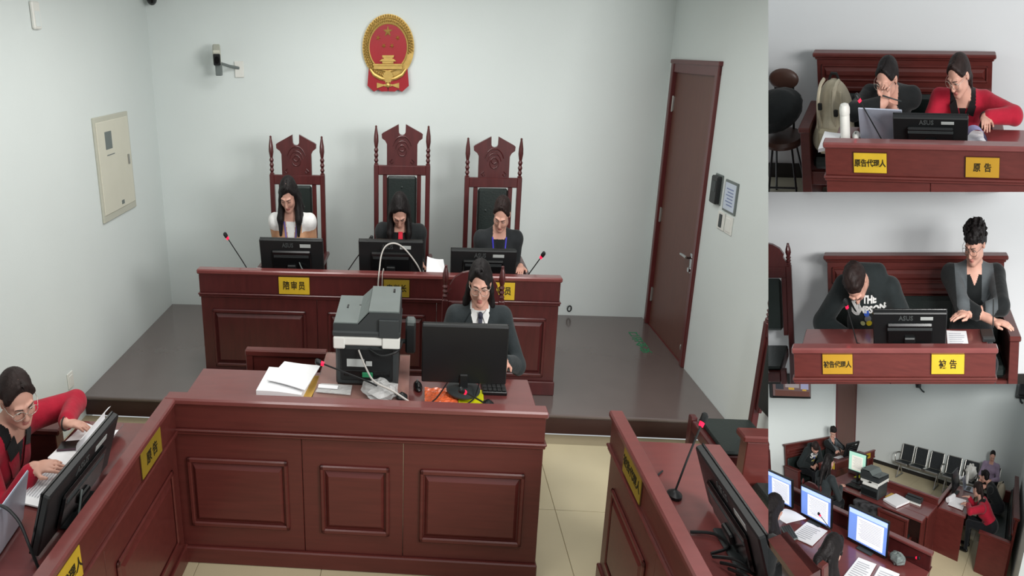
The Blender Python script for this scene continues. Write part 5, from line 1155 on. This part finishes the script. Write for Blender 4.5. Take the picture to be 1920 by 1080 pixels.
chair('clerk_chair', 'carved chair behind the clerk, lower right view', at(.445, 4.265, 0), w=.44, zr=.86, ztop=1.0, cap=.99, seat=.455, dep=.46, crest='arch', arms=False)
sit('clerk', 'person', 'clerk in black suit seen from behind, lower right view', off=(.02, .14, 0))
t = T('speckled_box', 'black and white speckled box under the printer desk, lower right view', 'box'); t.add(None, box(-.66, -.10, 3.80, 3.98, .40, .735, .005), mat('speckled_pattern', (66, 66, 68), .5, var=.9, scale=30)); t.end()
# plaintiff side
secs = [(0, .62, (.08, .54, .16, .56)), (.62, 1.45, (.70, 1.37, .16, .56))]
t = desk('plaintiff_desk', 'wooden desk with the papers of the woman in red, lower right view', at(-1.478, 1.66, 0)@rotz(math.pi/2), 1.44, .60, DT, .80, secs); t.end()
bench('bench', 'red wooden bench along the right wall, lower right view', at(-2.40, .60, 0, 90), 2.5, .985)
sit('pen', 'person', 'dark-haired person beside the woman in red, lower right view', off=(-.05, -.62, .0), detail=False); sit('red', 'person', 'woman in red jacket seen from the side, lower right view', off=(.0, -.08, .02))
backpack('beige backpack on the right bench, lower right view', at(-2.60, .80, .418, 70), .9)
monitor('monitor', 'dark monitor facing the woman in red, lower right view', at(-1.66, 2.15, DT, 90), w=.56, h=.34, lean=.25, neck=.06)
laptop('open laptop on the right desk, lower right view', at(-1.80, 1.72, DT, 90))
paper('document', 'white papers under the hands of the woman in red, lower right view', [(-1.66, 2.45, DT+.003), (-1.68, 2.90, DT+.003), (-1.98, 2.92, DT+.003), (-1.96, 2.42, DT+.003)], .008, wave=.02, cat='document')
t = T('curled_page', 'rolled white page on the right desk, lower right view', 'paper'); t.add(None, tube([(-1.70, 2.50, DT+.05), (-1.64, 2.80, DT+.05)], .045, 12), M_PAPER, smooth=True); t.end()
t = T('white_bottle', 'white bottle on the right desk, lower right view', 'bottle'); t.add('bottle', lathe([(.04, 0), (.042, .16), (.03, .19), (.03, .21)], 14, (-1.76, 1.35, DT)), M_WHITEP, smooth=True); t.add('cap', lathe([(.032, 0), (.03, .04)], 14, (-1.76, 1.35, DT+.21)), M_WHITEP, smooth=True); t.end()
rs = np.random.RandomState(8); V, F = ell((0, 0, 0), (1, 1, 1), 14, 9)
solo('white_bag', 'crumpled white plastic bag on a waiting seat, lower right view', 'bag', mv((V*(1+.12*rs.randn(len(V), 1))*np.array([.18, .14, .20]), F), (-1.66, .02, .66)), M_WHITEP)
paper('paper_sheet', 'loose white papers behind the laptop, lower right view', [(-1.42, 1.40, DT+.1), (-1.45, 1.62, DT+.1), (-1.66, 1.58, DT+.1), (-1.64, 1.38, DT+.1)], .02)
# judges side
t = desk('judges_desk', 'judges desk with three lit monitors, lower right view', at(-1.975, 4.80, 0), 3.19, .75, .80, .985, [(0, 3.19, None)], z0=ZD, m=M_WOODD, fr=.165); t.end()
for x, w, h, lb in ((-1.15, .62, .37, 'lit monitor with a text page nearest the camera, lower right view'), (-.23, .62, .36, 'lit monitor with a text page, middle of the three, lower right view'), (.60, .64, .36, 'lit monitor at the left edge, lower right view')):
    monitor('monitor', lb, at(x, 5.02, .80), w=w, h=h, lean=.04, screen=M_SCR, doc=(-.80, .52, M_PAGE, M_BAR), logo=False, neck=.0, hump=False)
mic('gooseneck_microphone', 'gooseneck microphone before the middle lit monitor, lower right view', (-.70, 5.10, .80), (-.42, 5.11, .975), bend=.3)
mic('gooseneck_microphone', 'gooseneck microphone lying at the right end of the judges desk, lower right view', (-1.55, 4.9, .80), (-1.80, 4.90, .90), bend=.3)
paper('document', 'white page on the judges desk beside the right lit monitor, lower right view', [(-1.16, 5.20, .805), (-1.40, 5.16, .805), (-1.46, 5.50, .805), (-1.20, 5.52, .805)][::-1], .004, cat='document', lines=8)
paper('document', 'second white page at the bottom edge, lower right view', [(-1.45, 5.16, .805), (-1.70, 5.12, .805), (-1.74, 5.46, .805), (-1.50, 5.5, .805)][::-1], .004, cat='document', lines=8, seed=5)
paper('document', 'white pages under the judge hand, lower right view', [(-.13, 5.10, .805), (-.50, 5.06, .805), (-.57, 5.40, .805), (-.20, 5.44, .805)][::-1], .006, cat='document', lines=8, seed=6)
paper('document', 'pale page lifted in front of the left judge, lower right view', [(.28, 5.14, .83), (-.10, 5.09, .82), (-.08, 5.40, .86), (.22, 5.42, .95)][::-1], .004, wave=.05, cat='document', seed=7)
t = T('keyboard', 'grey keyboard under the judge hand, lower right view', 'keyboard', at(-.16, 5.42, .812, -20)); t.add('case', box(-.17, .17, -.06, .06, 0, .018, .004), M_GREYP)
for i in range(4): t.add('key_row', box(-.16, .16, -.052+.027*i, -.032+.027*i, .018, .024, .002), M_DGREY)
t.end()
rs = np.random.RandomState(9); V, F = ell((0, 0, 0), (1, 1, 1), 14, 9)
solo('grey_pouch', 'crumpled grey pouch on the judges desk, lower right view', 'pouch', mv((V*(1+.08*rs.randn(len(V), 1))*np.array([.11, .06, .06]), F), (-1.60, 5.0, .868)), M_GREYP)
sit('tan', 'person', 'long-haired judge seen from behind at the bottom, lower right view', off=(-.02, .47, -.185), detail=False, rz=-10)
sit('robe', 'person', 'long-haired judge at the left edge with hand on papers, lower right view', off=(-.36, .60, .04), detail=False)
t = T('chair_back', 'brown wooden chair back at the bottom left, lower right view', 'chair', None); A, B = np.array((-1.18, 6.235, 1.50)), np.array((-1.645, 6.345, 1.50)); nn = np.array([0.2, .95, 0]); dn = np.array([0, 0, -.75])
t.add('headboard', slab([A, B, B+dn, A+dn], .05), M_WOODD); t.add('top_rail', slab([A+nn*-.05+[0, 0, .0], B+nn*-.05, B+nn*.09, A+nn*.09], .04), M_WOOD); t.add('post', box(-1.66, -1.60, 6.22, 6.28, .75, 1.50, .01), M_WOOD); t.end()
